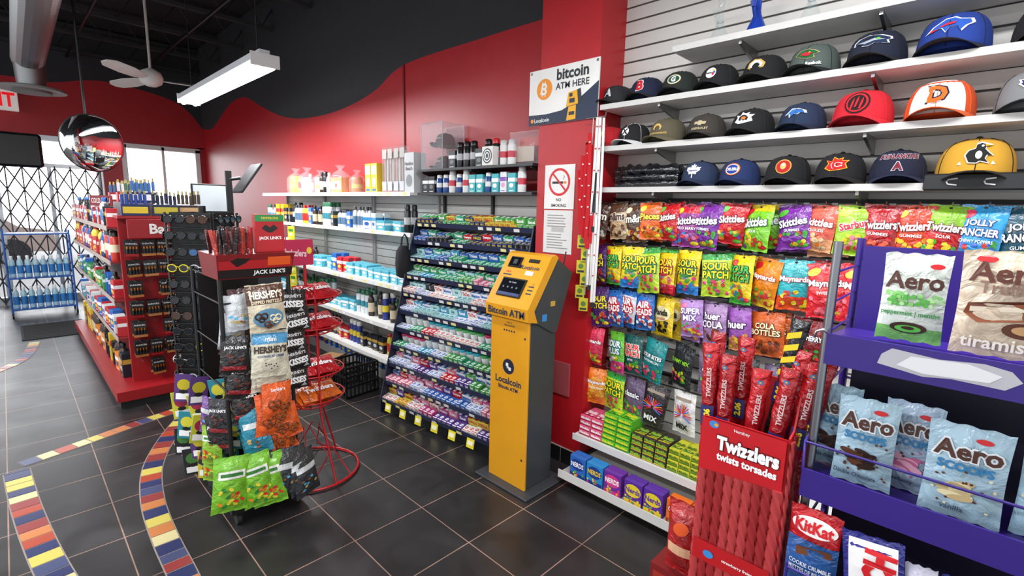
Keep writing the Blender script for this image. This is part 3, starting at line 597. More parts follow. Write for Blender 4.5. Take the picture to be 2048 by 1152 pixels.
# ------------------------------------------------------------------ bottom boxes
def flatbox(col,band,txt,tc,w,d,h):
    mb=MB(); mb.rbox(-w/2,w/2,0,d,0,h,card(col),.002,1); bm=card(band)
    mb.rect(-w/2+.002,w/2-.002,h*.08,h*.3,bm,None,0,.0006)
    mb.text(txt,0,h*.6,h*.5,card(tc),w=w*.86,bold=.03,y=0,eps=.001)
    T=mb.T; mb.T=Matrix.Translation((0,d/2,h))@Matrix.Rotation(-PI/2,4,'X')
    mb.rect(-w/2+.004,w/2-.004,-d*.38,-d*.3,bm,None,0,.0006); mb.text(txt,0,.0,d*.24,card(tc),w=w*.85,bold=.03,y=0,eps=.001)
    dots(mb,None,6,[bm,card(tc)],-w*.4,w*.4,-d*.28,-d*.15,.007); mb.T=T
    return mb
def stackrow(name,y0,cols,rows,col,band,txt,tc,w,d,h,z,label,x=2.36,grp='candy boxes on the bottom shelves'):
    P=Proto(thing(name,label,'candy box',mb=flatbox(col,band,txt,tc,w,d,h),group=grp))
    for c in range(cols):
        for r in range(rows if isinstance(rows,int) else rows[c]):
            P.put((x+r*.004+random.uniform(0,.004),y0-c*(w+.004),z+r*(h+.0006)),WR+random.uniform(-.02,.02))
mbS=thing('bottom_candy_shelf','white low metal shelf stacked with theatre candy boxes','shelf')
mb=MB(); mb.box(2.33,WX,.3,1.70,.262,.28,SHM); mb.box(2.326,2.332,.3,1.70,.25,.29,M('#d6d4d0')); part('shelf_board',mb,mbS)
mb=MB(); mb.box(2.2,2.64,.3,1.70,.055,.075,M('#c9c6c0')); mb.box(2.196,2.202,.3,1.70,.05,.1,M('#d6d4d0')); part('shelf_board',mb,mbS)
mb=MB(); mb.box(2.4,2.66,.3,1.70,0,.055,BLACK); part('plinth',mb,mbS,'black recessed plinth')
stackrow('candy_box',1.64,2,[4,4],'#e0587c','#8a1c3a','Mike&Ike','#ffffff',.08,.16,.03,.281,'pink candy box in a stack on the low shelf')
stackrow('candy_box',1.47,2,[6,6],'#5cb82c','#2a6a18','Mike&Ike','#f4e830',.09,.16,.03,.281,'bright green candy box in a stack on the low shelf')
stackrow('candy_box',1.285,3,[4,4,4],'#3a3428','#c8b020','Mike&Ike','#9ad03c',.07,.16,.032,.281,'dark candy box with yellow and green print')
stackrow('candy_box',1.065,3,[4,4,4],'#c8c832','#4a7a1c','Mike&Ike','#3a6a14',.06,.16,.03,.281,'lime yellow candy box in a stack')
stackrow('candy_box',.865,4,[4,4,4,4],'#2c86c4','#123a7c','Mike&Ike','#ffffff',.075,.16,.032,.281,'blue candy box in a stack on the low shelf')
def theater(col,band,txt,tc,y0,n,label):
    w,d,h=.11,.035,.135; mb=MB(); mb.rbox(-w/2,w/2,0,d,0,h,card(col),.002,1)
    mb.rect(-w/2+.003,w/2-.003,.004,.03,card(band),None,0,.0006); mb.disc(0,.085,w*.44,.036,card(band),None,0,.0008); mb.text(txt,0,.085,.03,card(tc),w=w*.8,bold=.03,y=0,eps=.0016)
    dots(mb,None,8,[card(c) for c in('#e83a6a','#48b040','#f0d030')],-w*.4,w*.4,.01,.045,.007)
    P=Proto(thing('theater_candy_box',label,'candy box',mb=mb,group='theatre candy boxes on the lowest shelf'))
    for k in range(n):
        for b in range(2): P.put((2.225+b*.04,y0-k*.118,.0755),WR)
theater('#2a66b8','#1a3a8c','NERDS','#ffffff',1.58,1,'blue upright candy box'); theater('#2a86c8','#1a3a8c','NERDS','#f0d030',1.46,1,'light blue upright candy box')
theater('#6a2a9a','#d83a8a','NERDS','#ffffff',1.34,1,'purple upright candy box'); theater('#5a2a9a','#e8d030','Nerds','#5a2a9a',1.21,2,'violet upright candy box with a yellow burst')
theater('#e8701c','#b82818','Goobers','#ffffff',.96,2,'orange upright candy box'); theater('#c8141e','#e8d030','HotTamales','#c8141e',.72,2,'red upright candy box')
# ------------------------------------------------------------------ signs on pillar
o=thing('coin_kiosk_sign','white and navy sign with an orange coin emblem','sign',(PX-.012,1.965,2.34),WR)
mb=MB(); mb.box(-.265,.265,0,.008,-.165,.165,M('#eceae6')); part('sign_panel',mb,o)
mb=MB(); NVY=M('#1d2a44')
mb.poly([(-.265,-.165),(.265,-.165),(.265,.04),(.2,0),(.1,-.06),(0,-.095),(-.12,-.105),(-.265,-.10)],NVY,None,0,.001)
OG=M('#f0921c'); mb.disc(-.14,.045,.062,.062,OG,None,0,.0015,28); mb.text('B',-.14,.045,.07,WHITE,bold=.03,y=0,eps=.0028,rot=-.2)
for dx in(-.015,.008): mb.rect(-.14+dx-.003,-.14+dx+.003,.0,.09,WHITE,None,0,.0026)
mb.text('bitcoin',.075,.115,.066,M('#23262c'),w=.27,bold=.03,y=0,eps=.002); mb.text('ATM HERE',.075,.048,.038,M('#23262c'),w=.26,bold=.015,y=0,eps=.002)
mb.disc(-.235,-.138,.012,.012,OG,None,0,.0016); mb.text('Localcoin',-.155,-.138,.024,WHITE,w=.13,bold=.02,y=0,eps=.002)
YL=M('#e8a81c'); DK=M('#2a3038')
mb.poly([(.04,-.16),(.11,-.155),(.11,-.075),(.055,-.08)],YL,None,0,.0018); mb.poly([(.035,-.08),(.125,-.07),(.115,.01),(.05,0)],YL,None,0,.0022); mb.poly([(.125,-.07),(.15,-.05),(.14,.015),(.115,.01)],DK,None,0,.0022)
mb.rect(.058,.082,-.025,-.005,DK,None,0,.003); mb.rect(.06,.1,-.06,-.035,DK,None,0,.003); mb.rect(.06,.1,-.13,-.11,DK,None,0,.003)
part('printed_artwork',mb,o,'navy wave, orange coin emblem and dark lettering')
for x in(-.25,.25):
    mb=MB(); mb.T=Matrix.Translation((x,-.001,.15))@Matrix.Rotation(PI/2,4,'X'); mb.lathe([(.008,0),(.005,.004)],M('#8a8a8a','metal'),10); part('screw',mb,o)
o=thing('no_smoking_sign','white paper sign with a red prohibition circle over a cigarette','sign',(PX-.004,1.965,1.79),WR)
mb=MB(); mb.box(-.118,.118,0,.003,-.135,.135,M('#e8e6e2')); RC=M('#d01c24')
vs=[];n=32
for k in range(n): a=2*PI*k/n; vs+=[(.085*math.cos(a),-.001,.03+.085*math.sin(a)),(.07*math.cos(a),-.001,.03+.07*math.sin(a))]
mb.add(vs,[(2*k,2*((k+1)%n),2*((k+1)%n)+1,2*k+1) for k in range(n)],RC)
mb.rect(-.055,.03,.02,.034,BLACK,None,0,.001); mb.rect(.033,.055,.02,.034,M('#e07a2c'),None,0,.001); mb.tube([(.03,-.002,.045),(.04,-.002,.06),(.034,-.002,.07)],.0015,BLACK,4)
mb.poly([(-.058,.08),(-.05,.088),(.058,-.02),(.05,-.028)],RC,None,0,.002)
mb.text('NO',0,-.078,.02,BLACK,y=0,eps=.001); mb.text('SMOKING',0,-.113,.02,BLACK,w=.17,y=0,eps=.001); part('sign_sheet',mb,o)
o=thing('printed_notice','white paper notice with small grey print taped to the pillar','notice',(PX-.004,1.965,1.512),WR)
mb=MB(); mb.box(-.115,.115,0,.003,-.135,.135,M('#dddbd8')); GT=M('#8e8c8a')
random.seed(3)
for k in range(13):
    if k in(5,6): continue
    mb.rect(-.085,random.uniform(.03,.085),.1-k*.017,.106-k*.017,GT,None,0,.0008)
mb.rect(-.05,.05,.0,.03,M('#b8b6b4'),None,0,.0008); part('sheet',mb,o)
o=thing('electrical_panel','small red-painted metal access panel low on the pillar','panel',(PX-.012,1.88,.57),WR)
mb=MB(); mb.rbox(-.066,.066,0,.012,-.11,.11,M('#a2484c','paint'),.004); part('panel_door',mb,o)
# lanyards hanging in front of the pillar edge
def strip(mb,x,y,z0,z1,w,m,sway=.01,ph=0):
    pts=[]
    for k in range(9):
        t=k/8; pts.append((x+sway*math.sin(t*3+ph),y+sway*.6*math.cos(t*4+ph),z0+(z1-z0)*t))
    mb.loft([[(p[0]-w/2,p[1]-.001,p[2]),(p[0]+w/2,p[1]-.001,p[2]),(p[0]+w/2,p[1]+.001,p[2]),(p[0]-w/2,p[1]+.001,p[2])] for p in pts],m)
mb=MB(); mb.tube([(PX,1.73,2.17),(2.385,1.73,2.17)],.004,HK); mb.tube([(2.385,1.75,2.17),(2.385,1.62,2.17),(2.375,1.61,2.19)],.004,HK); thing('lanyard_hook','chrome hanging bar beside the pillar holding lanyards','hook',mb=mb)
mb=MB(); mb.box(2.383,2.387,1.70,1.704,1.15,2.17,M('#c8c8c4')); thing('clip_strip','slim white clip strip hanging beside the pillar','clip strip',mb=mb,group='hanging clip strips')
random.seed(8); RD=M('#b8141e','fabric'); WTf=M('#dedcda','fabric')
for k,(y,c,L0,z0,w) in enumerate(((1.64,'w',1.05,2.165,.014),(1.655,'k',.34,1.90,.014),(1.66,'w',.95,2.165,.014),(1.695,'r',.50,2.02,.028),(1.715,'r',.44,1.96,.028),(1.735,'r',.30,1.88,.026),(1.68,'r',.62,2.08,.022))):
    mb=MB(); cm_=RD if c=='r' else WTf if c=='w' else M('#26262a','fabric')
    strip(mb,-w*.62,0,0,-L0,w,cm_,.006,k); strip(mb,w*.62,.004,0,-L0,w,cm_,.006,k+.4)
    if c!='k':
        for q in range(int(L0/.12)): mb.poly([(p[0]*.006-w*.62+.006*math.sin((q*.12+.05)/L0*3+k),-(q*.12+.05)+p[1]*.006) for p in LEAF],RD if c=='w' else WTf,None,-.006,.003)
    mb.rbox(-.014,.014,-.006,.008,-L0-.03,-L0,M('#1a1a1a') if c!='r' else RD,.003)
    thing('neck_lanyard','red fabric lanyard with small white maple leaves' if c=='r' else 'white neck lanyard with small red maple leaves' if c=='w' else 'black fabric neck lanyard with clip','lanyard',(2.378-.004*k,y,z0),WR+.6,mb=mb,group='neck lanyards beside the pillar')
for k in range(7):
    mb=MB(); mb.rbox(-.028,.028,-.002,.002,-.08,0,M('#c8bc28'),.006); mb.disc(0,-.035,.016,.016,M('#5a7a2c'),None,-.002,.001); mb.rect(-.02,.02,-.072,-.06,M('#2a2a2a'),None,-.002,.001)
    thing('yellow_hang_tag','yellow carded keychain hanging beside the pillar','keychain',(2.385,1.71+.03*(k%2),1.58-.075*k),WR+.4,mb=mb,group='yellow carded keychains')
# ------------------------------------------------------------------ ATM
atm=thing('cryptocurrency_kiosk','tall yellow and grey kiosk with a slanted head','kiosk',(1.97,1.92,0),WR)
YA=M('#e09c1e','paint',.35); GA=M('#3c3f42','paint',.45); NVA=M('#22304a')
mb=MB(); mb.rbox(-.22,.22,-.06,.30,0,.014,M('#3a3d40','paint'),.006); part('base_plate',mb,atm)
mb=MB(); mb.rbox(-.148,.148,.014,.24,.013,1.03,GA,.006); part('column_body',mb,atm,'dark grey metal column')
mb=MB(); mb.rbox(-.152,.152,-.002,.014,.013,1.035,YA,.004)
y=-.002
mb.disc(0,.74,.046,.046,M('#1b2338'),None,y,.001,28); 
for a,b in((-.020,.0),(.002,-.022)): mb.rect(a,a+.02,.74+b,.74+b+.02,WHITE,None,y,.002)
mb.rect(-.012,.004,.728,.744,M('#cfd4dc'),None,y,.0024)
mb.text('Localcoin',0,.652,.042,NVA,w=.24,bold=.03,y=y,eps=.0012); mb.text('Bitcoin ATM',0,.608,.024,NVA,w=.17,bold=.035,y=y,eps=.0012)
mb.text('@localcoinATM',0,.985,.012,NVA,y=y,eps=.0012); mb.text('Follow us',0,1.003,.008,NVA,y=y,eps=.0012)
for i in range(5): mb.disc(-.04+i*.02,.955,.006,.006,NVA,None,y,.0012,10)
mb.disc(.125,.93,.007,.007,M('#8c8f92','metal'),None,y,.0015); mb.disc(.125,.2,.007,.007,M('#8c8f92','metal'),None,y,.0015)
part('front_panel',mb,atm,'yellow front panel with navy lettering and round emblem')
mb=MB(); mb.prism([(.01,1.04),(.01,1.10),(.19,1.372),(.22,1.372),(.36,1.285),(.345,1.24),(.235,.945),(.20,.94)],-.158,.158,GA); part('head_housing',mb,atm,'grey rear housing of the slanted head')
mb=MB(); mb.prism([(-.03,1.035),(-.035,1.105),(.155,1.388),(.19,1.397),(.215,1.38),(.02,1.09),(.05,1.02)],-.168,.168,YA)
F=Matrix.Translation((0,.06,1.2465))@Matrix.Rotation(-math.atan2(.19,.283),4,'X')
mb.text('Bitcoin ATM',0,1.07,.042,NVA,w=.29,bold=.02,y=-.0335,eps=.003)
mb.T=F; SCR=M('#101418','plain',.12)
mb.text('Localcoin',.055,.085,.026,NVA,w=.13,bold=.02,y=0,eps=.0015); mb.disc(-.025,.085,.013,.013,M('#1b2338'),None,0,.0015)
mb.rect(.03,.09,.035,.062,WHITE,None,0,.0015); mb.text('HELP',-.1,.045,.012,M('#c81828'),y=0,eps=.0015); mb.rect(-.135,-.07,.022,.03,NVA,None,0,.0012)
for i in range(3): mb.rect(.10,.14,-.08+i*.022,-.072+i*.022,NVA,None,0,.0012)
mb.disc(.125,-.015,.012,.012,M('#c88a14'),None,0,.0012); mb.text('B',.125,-.015,.014,YA,y=0,eps=.002)
part('head_front',mb,atm,'slanted yellow control fascia')
mb=MB(); mb.T=F; mb.rbox(-.125,-.03,-.008,.002,.075,.145,BLACK,.005); mb.rect(-.118,-.037,.082,.138,SCR,None,-.008,.0008); mb.rect(-.09,-.06,.095,.125,M('#30343c'),None,-.008,.0014); part('camera_window',mb,atm,'dark scanner window')
mb=MB(); mb.T=F; mb.rbox(-.115,.075,-.008,.002,-.115,.005,BLACK,.006); mb.rect(-.105,.065,-.107,-.004,SCR,None,-.008,.0008); mb.rect(-.105,.065,-.107,-.09,M('#2c3a6c','plain',None,0,.1),None,-.008,.0012)
for i in range(4): mb.rect(-.085+i*.035,-.074+i*.035,-.062,-.052,M('#6c7488'),None,-.008,.0012)
mb.text('Buy Crypto',-.02,-.025,.012,M('#b8bcc8'),y=-.008,eps=.0013); part('touch_screen',mb,atm,'black touch screen')
mb=MB(); mb.T=F; mb.rbox(.02,.1,-.006,.002,.118,.14,BLACK,.003); part('camera_bar',mb,atm,'black camera bar')
mb=MB(); mb.tube([(.15,.28,1.32),(.152,.30,1.41)],.004,BLACK); part('antenna',mb,atm,'short black antenna')
mb=MB(); mb.T=Matrix.Translation((.158,.10,1.0)); mb.box(0,.001,0,.04,.02,.06,M('#3a8ad0')); part('service_sticker',mb,atm,'small blue sticker')
mb=MB(); mb.T=Matrix.Translation((.158,.10,1.0)); mb.box(0,.001,.07,.11,.1,.13,M('#c8a040')); part('service_sticker',mb,atm,'small tan sticker')
# ------------------------------------------------------------------ gum rack
GX,GY,GRZ=2.535,2.808,rad(-84.5); GT_=Matrix.Translation((GX,GY,0))@Matrix.Rotation(GRZ,4,'Z')
NVR=M('#1b2036','paint'); gr=thing('gum_display_rack','stepped dark navy metal rack with eleven tiers of gum and mints','display rack',(GX,GY,0),GRZ)
NT=11; tiers=[]
for i in range(NT):
    t=i/(NT-1); tiers.append((-.495+.375*t,.10+1.40*t))
for side in(-1,1):
    mb=MB(); mb.prism([(-.51,.0),(-.51,.11),(-.13,1.54),(0,1.56),(0,0)],side*.6-.005,side*.6+.005,NVR); part('side_panel',mb,gr)
mb=MB(); mb.box(-.6,.6,-.008,0,0,1.56,NVR); part('back_panel',mb,gr)
mb=MB(); mb.box(-.6,.6,-.46,-.01,0,.07,M('#101218')); part('kick_base',mb,gr)
TILT=rad(14)
tags=[]
for c in('#e8e6e0','#f0e6a0','#e8e6e0'):
    tm=MB(); tm.rect(-.025,.025,-.008,.014,M(c),None,-.006,.001); tags.append(tm.mesh('price_tag'))
for y,z in tiers:
    dp=min(.24,-y/math.cos(TILT)-.012)
    mb=MB(); mb.T=Matrix.Translation((0,y,z))@Matrix.Rotation(TILT,4,'X'); mb.box(-.594,.594,0,dp,-.006,0,NVR); mb.box(-.594,.594,-.006,0,-.012,.024,M('#222a48','paint')); part('tier_shelf',mb,gr)
    random.seed(int(z*1000))
    for k in range(14):
        if random.random()<.55:
            o=part('price_tag',random.choice(tags),gr,'small paper price tag'); Mx=Matrix.Translation((0,y,z))@Matrix.Rotation(TILT,4,'X')@Matrix.Translation((-.555+k*.084,-.001,0)); o.location=Mx.to_translation(); o.rotation_euler=Mx.to_euler()
# yellow sale tags hanging from the lowest tier
tm=MB(); tm.add([(-.035,0,0),(.035,0,0),(.035,-.012,-.065),(-.035,-.012,-.065)],[(0,3,2,1)],M('#e8d820')); tm.add([(-.024,-.0045,-.015),(.024,-.0045,-.015),(.024,-.011,-.045),(-.024,-.011,-.045)],[(0,3,2,1)],M('#f6f2d0')); tm=tm.mesh('sale_tag')
for k in range(6):
    o=part('sale_tag',tm,gr,'yellow sale tag'); o.location=(-.5+k*.18,tiers[0][0]-.009,tiers[0][1]-.004)
GC=[('#2b5fb0','#e8e8e8','Trident'),('#2a9a6a','#ffffff','Trident'),('#e8e8ee','#2a6ac0','Mentos'),('#b83a7a','#ffffff','Hubba'),('#c8202c','#ffffff','Dentyne'),('#1c2a6a','#e8d030','HALLS'),('#d8c84a','#c81828','HALLS'),('#3a98c0','#ffffff','Excel'),('#4aa04a','#ffffff','Excel'),('#5a3a8a','#ffffff','Excel'),('#d87a94','#ffffff','Extra'),('#d89030','#ffffff','Ricola'),('#202024','#c8c8c8','5'),('#b4d8d8','#2a7a8a','Ice'),('#eeeeea','#c8202c','TicTac')]
GNM=['blue','green','white','magenta','red','navy','yellow','light blue','lime green','purple','pink','orange','black','pale teal','white and red']
GP=[];GK=[]
for (c,b,t),nm in zip(GC,GNM):
    w,d,h=.044,.075,.02; mb=MB(); mb.rbox(-w/2,w/2,0,d,0,h,card(c),.002,1); mb.rect(-w/2+.001,w/2-.001,h*.1,h*.32,card(b),None,0,.0005); mb.text(t,0,h*.62,h*.42,card(b),w=w*.86,bold=.03,y=0,eps=.0008)
    T=mb.T; mb.T=Matrix.Translation((0,d/2,h))@Matrix.Rotation(-PI/2,4,'X'); mb.disc(0,0,w*.36,d*.2,card(b),None,0,.0004,12); mb.text(t,0,0,.012,card(c),w=w*.6,bold=.03,y=0,eps=.0009); mb.rect(-w/2+.002,w/2-.002,-d*.46,-d*.36,card(b),None,0,.0005); mb.T=T
    GP.append(Proto(thing('gum_pack','small '+nm+' gum pack lying on a rack tier','gum pack',mb=mb,group='gum and mint packs on the stepped rack')))
    w,d,h=.094,.05,.062; mb=MB(); mb.rbox(-w/2,w/2,0,d,0,h,card(c),.002,1); mb.text(t,0,h*.72,h*.34,card(b),w=w*.85,bold=.04,y=0,eps=.0012); mb.rect(-w/2+.002,w/2-.002,h*.04,h*.14,card(b),None,0,.0006)
    T=mb.T; mb.T=Matrix.Translation((0,d/2,h))@Matrix.Rotation(-PI/2,4,'X')
    for q in range(3): mb.rect(-w*.44+q*w*.3,-w*.44+q*w*.3+w*.27,-d*.4,d*.4,card(b if q!=1 else c),None,0,.0008)
    mb.T=T
    GK.append(Proto(thing('gum_carton',nm+' open gum carton standing behind the packs','gum carton',mb=mb,group='gum cartons on the stepped rack')))
TIERT=[(10,14,9,3,6,9),(3,10,9,0,4,2),(10,7,8,2,9,4),(1,8,14,1,2,7),(4,1,3,2,14,1),(13,2,14,7,13,2),(14,2,13,14,2,12),(1,13,7,10,1,8),(0,1,7,13,2,0),(5,0,1,5,4,12),(6,8,1,8,6,5)]
random.seed(21)
for i,(y,z) in enumerate(tiers):
    cur=0
    for c in range(24):
        if c%3==0: cur=random.choice(TIERT[i])
        x=-.57+c*.0496; hs=[1.5,2.1,2.5,1.7][(c//4+i)%4]+random.uniform(-.15,.15)
        Mx=GT_@Matrix.Translation((x,y,z))@Matrix.Rotation(TILT,4,'X')@Matrix.Translation((0,.006,.0005)); e=Mx.to_euler()
        GP[cur].put(Mx.to_translation(),e.z+random.uniform(-.05,.05),e.x,e.y,scale=(1,.9 if y<-.15 else .6,hs))
    if i in(3,4): continue
    for c in range(12):
        x=-.545+c*.099; cur=random.choice(TIERT[i])
        Mx=GT_@Matrix.Translation((x,y,z))@Matrix.Rotation(TILT,4,'X')@Matrix.Translation((0,.082 if y<-.15 else .054,.0005)); e=Mx.to_euler()
        GK[cur].put(Mx.to_translation(),e.z,e.x,e.y,scale=(1,1,random.uniform(1.0,1.3)))
for P in GP+GK: P.done()
random.seed(4)
tub=[]
for c,nm in(('#e8f0f0','white'),('#38b0c8','light blue'),('#4ab060','green'),('#c83a6a','pink')):
    o=thing('round_gum_tub','small round gum tub with '+nm+' lid on the rack','gum tub',group='round gum tubs on the rack',mb=None)
    mb=MB(); mb.lathe([(.026,0),(.03,.006),(.03,.03),(.026,.036)],M('#e6e8e8','plain',.3),14); part('tub_body',mb,o)
    mb=MB(); mb.lathe([(.03,.0365),(.031,.044),(.028,.048)],M(c,'plain',.3),14); part('lid',mb,o); tub.append(Proto(o))
for i in(3,4):
    y,z=tiers[i]
    for c in range(16):
        Mx=GT_@Matrix.Translation((-.55+c*.073,y,z))@Matrix.Rotation(TILT,4,'X')@Matrix.Translation((0,.115,.0005)); e=Mx.to_euler()
        tub[(c//4+i)%4].put(Mx.to_translation(),e.z,e.x,e.y,scale=(1,1,1.7))
# ------------------------------------------------------------------ generic goods
def g_bottle(col,cap,r,h,lab,clear=False,name='bottle',cn='#d0d0d0'):
    o=thing(name,lab,'bottle',group='household goods on the wall shelving',mb=None)
    mb=MB(); m=M(col,'plain',.3); mb.lathe([(r*.9,0),(r,.006),(r,h*.68),(r*.8,h*.78),(r*.42,h*.85)],m,12); mb.lathe([(r*1.012,h*.18),(r*1.015,h*.2),(r*1.015,h*.55),(r*1.01,h*.57)],M(cn,'card'),12,cap=False); part('bottle_body',mb,o)
    mb=MB(); mb.lathe([(r*.5,h*.85),(r*.52,h*.98),(r*.4,h)],M(cap,'plain',.35),10); part('cap',mb,o); return Proto(o)
def g_can(col,cap,r,h,lab,band):
    o=thing('spray_can',lab,'spray can',group='household goods on the wall shelving',mb=None)
    mb=MB(); mb.lathe([(r*.95,0),(r,.005),(r,h*.78),(r*.85,h*.81)],M(col,'plain',.3),14); mb.lathe([(r*1.012,h*.3),(r*1.014,h*.55)],M(band,'card'),14,cap=False); part('can_body',mb,o)
    mb=MB(); mb.lathe([(r*.85,h*.81),(r*.85,h*.97),(r*.6,h)],M(cap,'plain',.35),12); part('cap',mb,o); return Proto(o)
def g_box(col,band,w,d,h,lab,accent='#ffffff'):
    mb=MB(); mb.rbox(-w/2,w/2,-d/2,d/2,0,h,card(col),.002,1); mb.rect(-w/2+.002,w/2-.002,h*.55,h*.75,card(band),None,-d/2,.0008); mb.disc(0,h*.36,w*.3,h*.12,card(accent),None,-d/2,.0012,12); mb.rect(-w*.3,w*.3,h*.06,h*.1,card(band),None,-d/2,.0008)
    T=mb.T; mb.T=Matrix.Rotation(-PI/2,4,'Z'); mb.rect(-d/2+.002,d/2-.002,h*.55,h*.75,card(band),None,-w/2,.0008); mb.T=Matrix.Rotation(PI/2,4,'Z'); mb.rect(-d/2+.002,d/2-.002,h*.55,h*.75,card(band),None,-w/2,.0008); mb.T=T
    return Proto(thing('product_box',lab,'box',mb=mb,group='household goods on the wall shelving'))
GL=[g_bottle('#e6e6e2','#2a6ac0',.03,.19,'white plastic bottle with a blue cap',cn='#3a8ad0'),g_bottle('#2a5ab0','#f0f0f0',.032,.2,'blue plastic bottle with a white cap',cn='#e8e8e8'),
 g_bottle('#3a7a4a','#1a4a2a',.03,.18,'green plastic bottle on a shelf',cn='#d8d0a0'),g_bottle('#e8d040','#c82020',.03,.2,'yellow bottle with a red cap',cn='#d03020'),g_bottle('#e8b8c0','#ffffff',.028,.16,'pale pink bottle with a white cap',cn='#ffffff'),
 g_can('#e0e4e8','#2a6a4a',.03,.2,'white spray can with a green cap','#3a8a9a'),g_can('#2a3a8c','#e8e8e8',.03,.21,'blue spray can with white cap','#e8d040'),g_can('#c83a2a','#202020',.03,.2,'red spray can with black cap','#f0e0c0'),
 g_can('#18181a','#18181a',.028,.17,'black spray can on a shelf','#c8c8c8'),
 g_box('#2a6ac0','#ffffff',.09,.06,.14,'blue and white product carton','#e8d040'),g_box('#e8e8e6','#2a8ac0',.11,.07,.12,'white and light blue product carton','#2a5ab0'),g_box('#e8c82a','#c82a2a',.08,.06,.16,'yellow and red product carton','#f8f4e0'),g_box('#3a9a5a','#ffffff',.1,.07,.11,'green and white product carton','#e8d040'),g_box('#c82a34','#ffffff',.09,.06,.12,'red and white product carton','#f0d040'),g_box('#18202c','#c8a040',.08,.06,.13,'black and gold product carton','#c8c8c8'),g_box('#e8882a','#ffffff',.1,.06,.1,'orange and white product carton','#2a4a8c'),g_box('#5ab4c8','#ffffff',.12,.08,.09,'light teal product carton on a shelf','#e8e8e8'),g_bottle('#3a2c28','#18181a',.03,.17,'dark brown bottle with a black cap',cn='#d8c8a8'),g_bottle('#cfd2d4','#3a3c40',.027,.15,'silver grey bottle with a dark cap',cn='#5a7a9a')]
def place_goods(x,y0,y1,z,idx,rows=2,hmax=None):
    y=y1; run=0
    while y>y0+.05:
        if run<=0: g=random.choice(idx); run=random.choice((1,2,2,3)); sc=random.uniform(.8,1.15)
        run-=1
        w=.105 if 9<=g<17 else .068
        if g in(16,10): w=.125
        for r in range(rows):
            if random.random()<.06: continue
            GL[g].put((x+r*.085+random.uniform(-.01,.01),y-w/2,z+.0005),WR+random.uniform(-.2,.2),scale=(1,1,sc*(hmax or 1)))
        y-=w+random.uniform(.002,.012)
# left wall shelving
random.seed(31)
SZ=[1.76,1.42,.97,.61,.30]
tagm=[]
for c in('#f0e890','#ffffff','#d8e8f0'):
    tm=MB(); tm.rect(-.025,.025,-.012,.012,M(c),None,0,.0006); tagm.append(tm.mesh('price_tag'))
for b in range(3):
    y0=3.47+b*1.11; y1=y0+1.1
    s=thing('wall_shelving_unit','white metal wall shelving bay stocked with household goods','shelving',group='white wall shelving bays')
    for k,z in enumerate(SZ):
        mb=MB(); xf=2.35 if k in(0,1) else 2.30-.02*k; mb.box(xf,WX-.016,y0,y1,z-.02,z,SHM); mb.box(xf-.004,xf,y0,y1,z-.028,z+.008,M('#e8e6e2')); part('shelf_board',mb,s)
        for q in range(8):
            if random.random()<.6: o=part('price_tag',random.choice(tagm),s,'small paper price tag'); o.location=(xf-.005,y0+.08+q*.13,z-.01); o.rotation_euler=(0,0,WR)
    mb=MB(); mb.box(2.40,WX-.016,y0,y1,0,.1,M('#b9b7b3')); part('base',mb,s)
    for y in(y0+.01,y1-.01):
        mb=MB(); mb.box(WX-.04,WX-.016,y-.01,y+.01,.1,1.76,M('#b0b0ae')); part('upright',mb,s)
for k,z in enumerate(SZ[1:]):
    sel=[[0,11,9,10,11,14,5,16,17,18,8,3],[0,2,9,10,12,16,17,13,14,6],[17,1,2,18,5,6,9,13,16,14],[3,6,7,13,9,12,14,17]][k]
    place_goods(2.40-.02*k,3.5,6.75,z,sel,2 if k<3 else 1,(1.25,1.25,1.15,1.1)[k])
place_goods(2.42,3.5,6.75,.10,[9,13,17,6,7,14],1,.75)
# yellow clip strips hanging at the shelf front
mb=MB(); mb.rbox(-.06,.06,-.012,.0,-.13,0,card('#e8dc2a'),.004); mb.rect(-.045,.045,-.06,-.03,card('#3a8a3c'),None,-.012,.001); mb.disc(0,-.09,.03,.02,card('#f6f2c0'),None,-.012,.001)
YS=Proto(thing('yellow_sponge_pack','bright yellow sponge pack on a hanging clip strip','sponge pack',mb=mb,group='sponge packs on the clip strip'))
mb=MB(); mb.box(2.27,2.273,5.69,5.71,.45,1.42,M('#d8d8d4')); thing('clip_strip','white plastic clip strip hanging from the shelf edge','clip strip',mb=mb,group='hanging clip strips')
for k in range(7): YS.put((2.262,5.70,1.39-k*.135),WR+.2)
# black sports bag hanging at the rack end
o=thing('black_sling_bag','small black sling bag hanging by the gum rack','bag',(2.27,3.44,1.06),WR+.2)
mb=MB(); mb.loft([[(x,yy,zz) for x,yy in((-.07*f,0),(-.06*f,-.05*f),(0,-.065*f),(.06*f,-.05*f),(.07*f,0),(0,.03*f))] for zz,f in((0,.5),(.02,.9),(.12,1),(.22,.9),(.27,.5))],M('#131316','fabric'),True); part('bag_body',mb,o)
mb=MB(); mb.tube([(-.04,0,.25),(-.03,0,.33),(0,0,.36),(.03,0,.33),(.04,0,.25)],.008,M('#1a1a1e','fabric')); part('strap',mb,o)
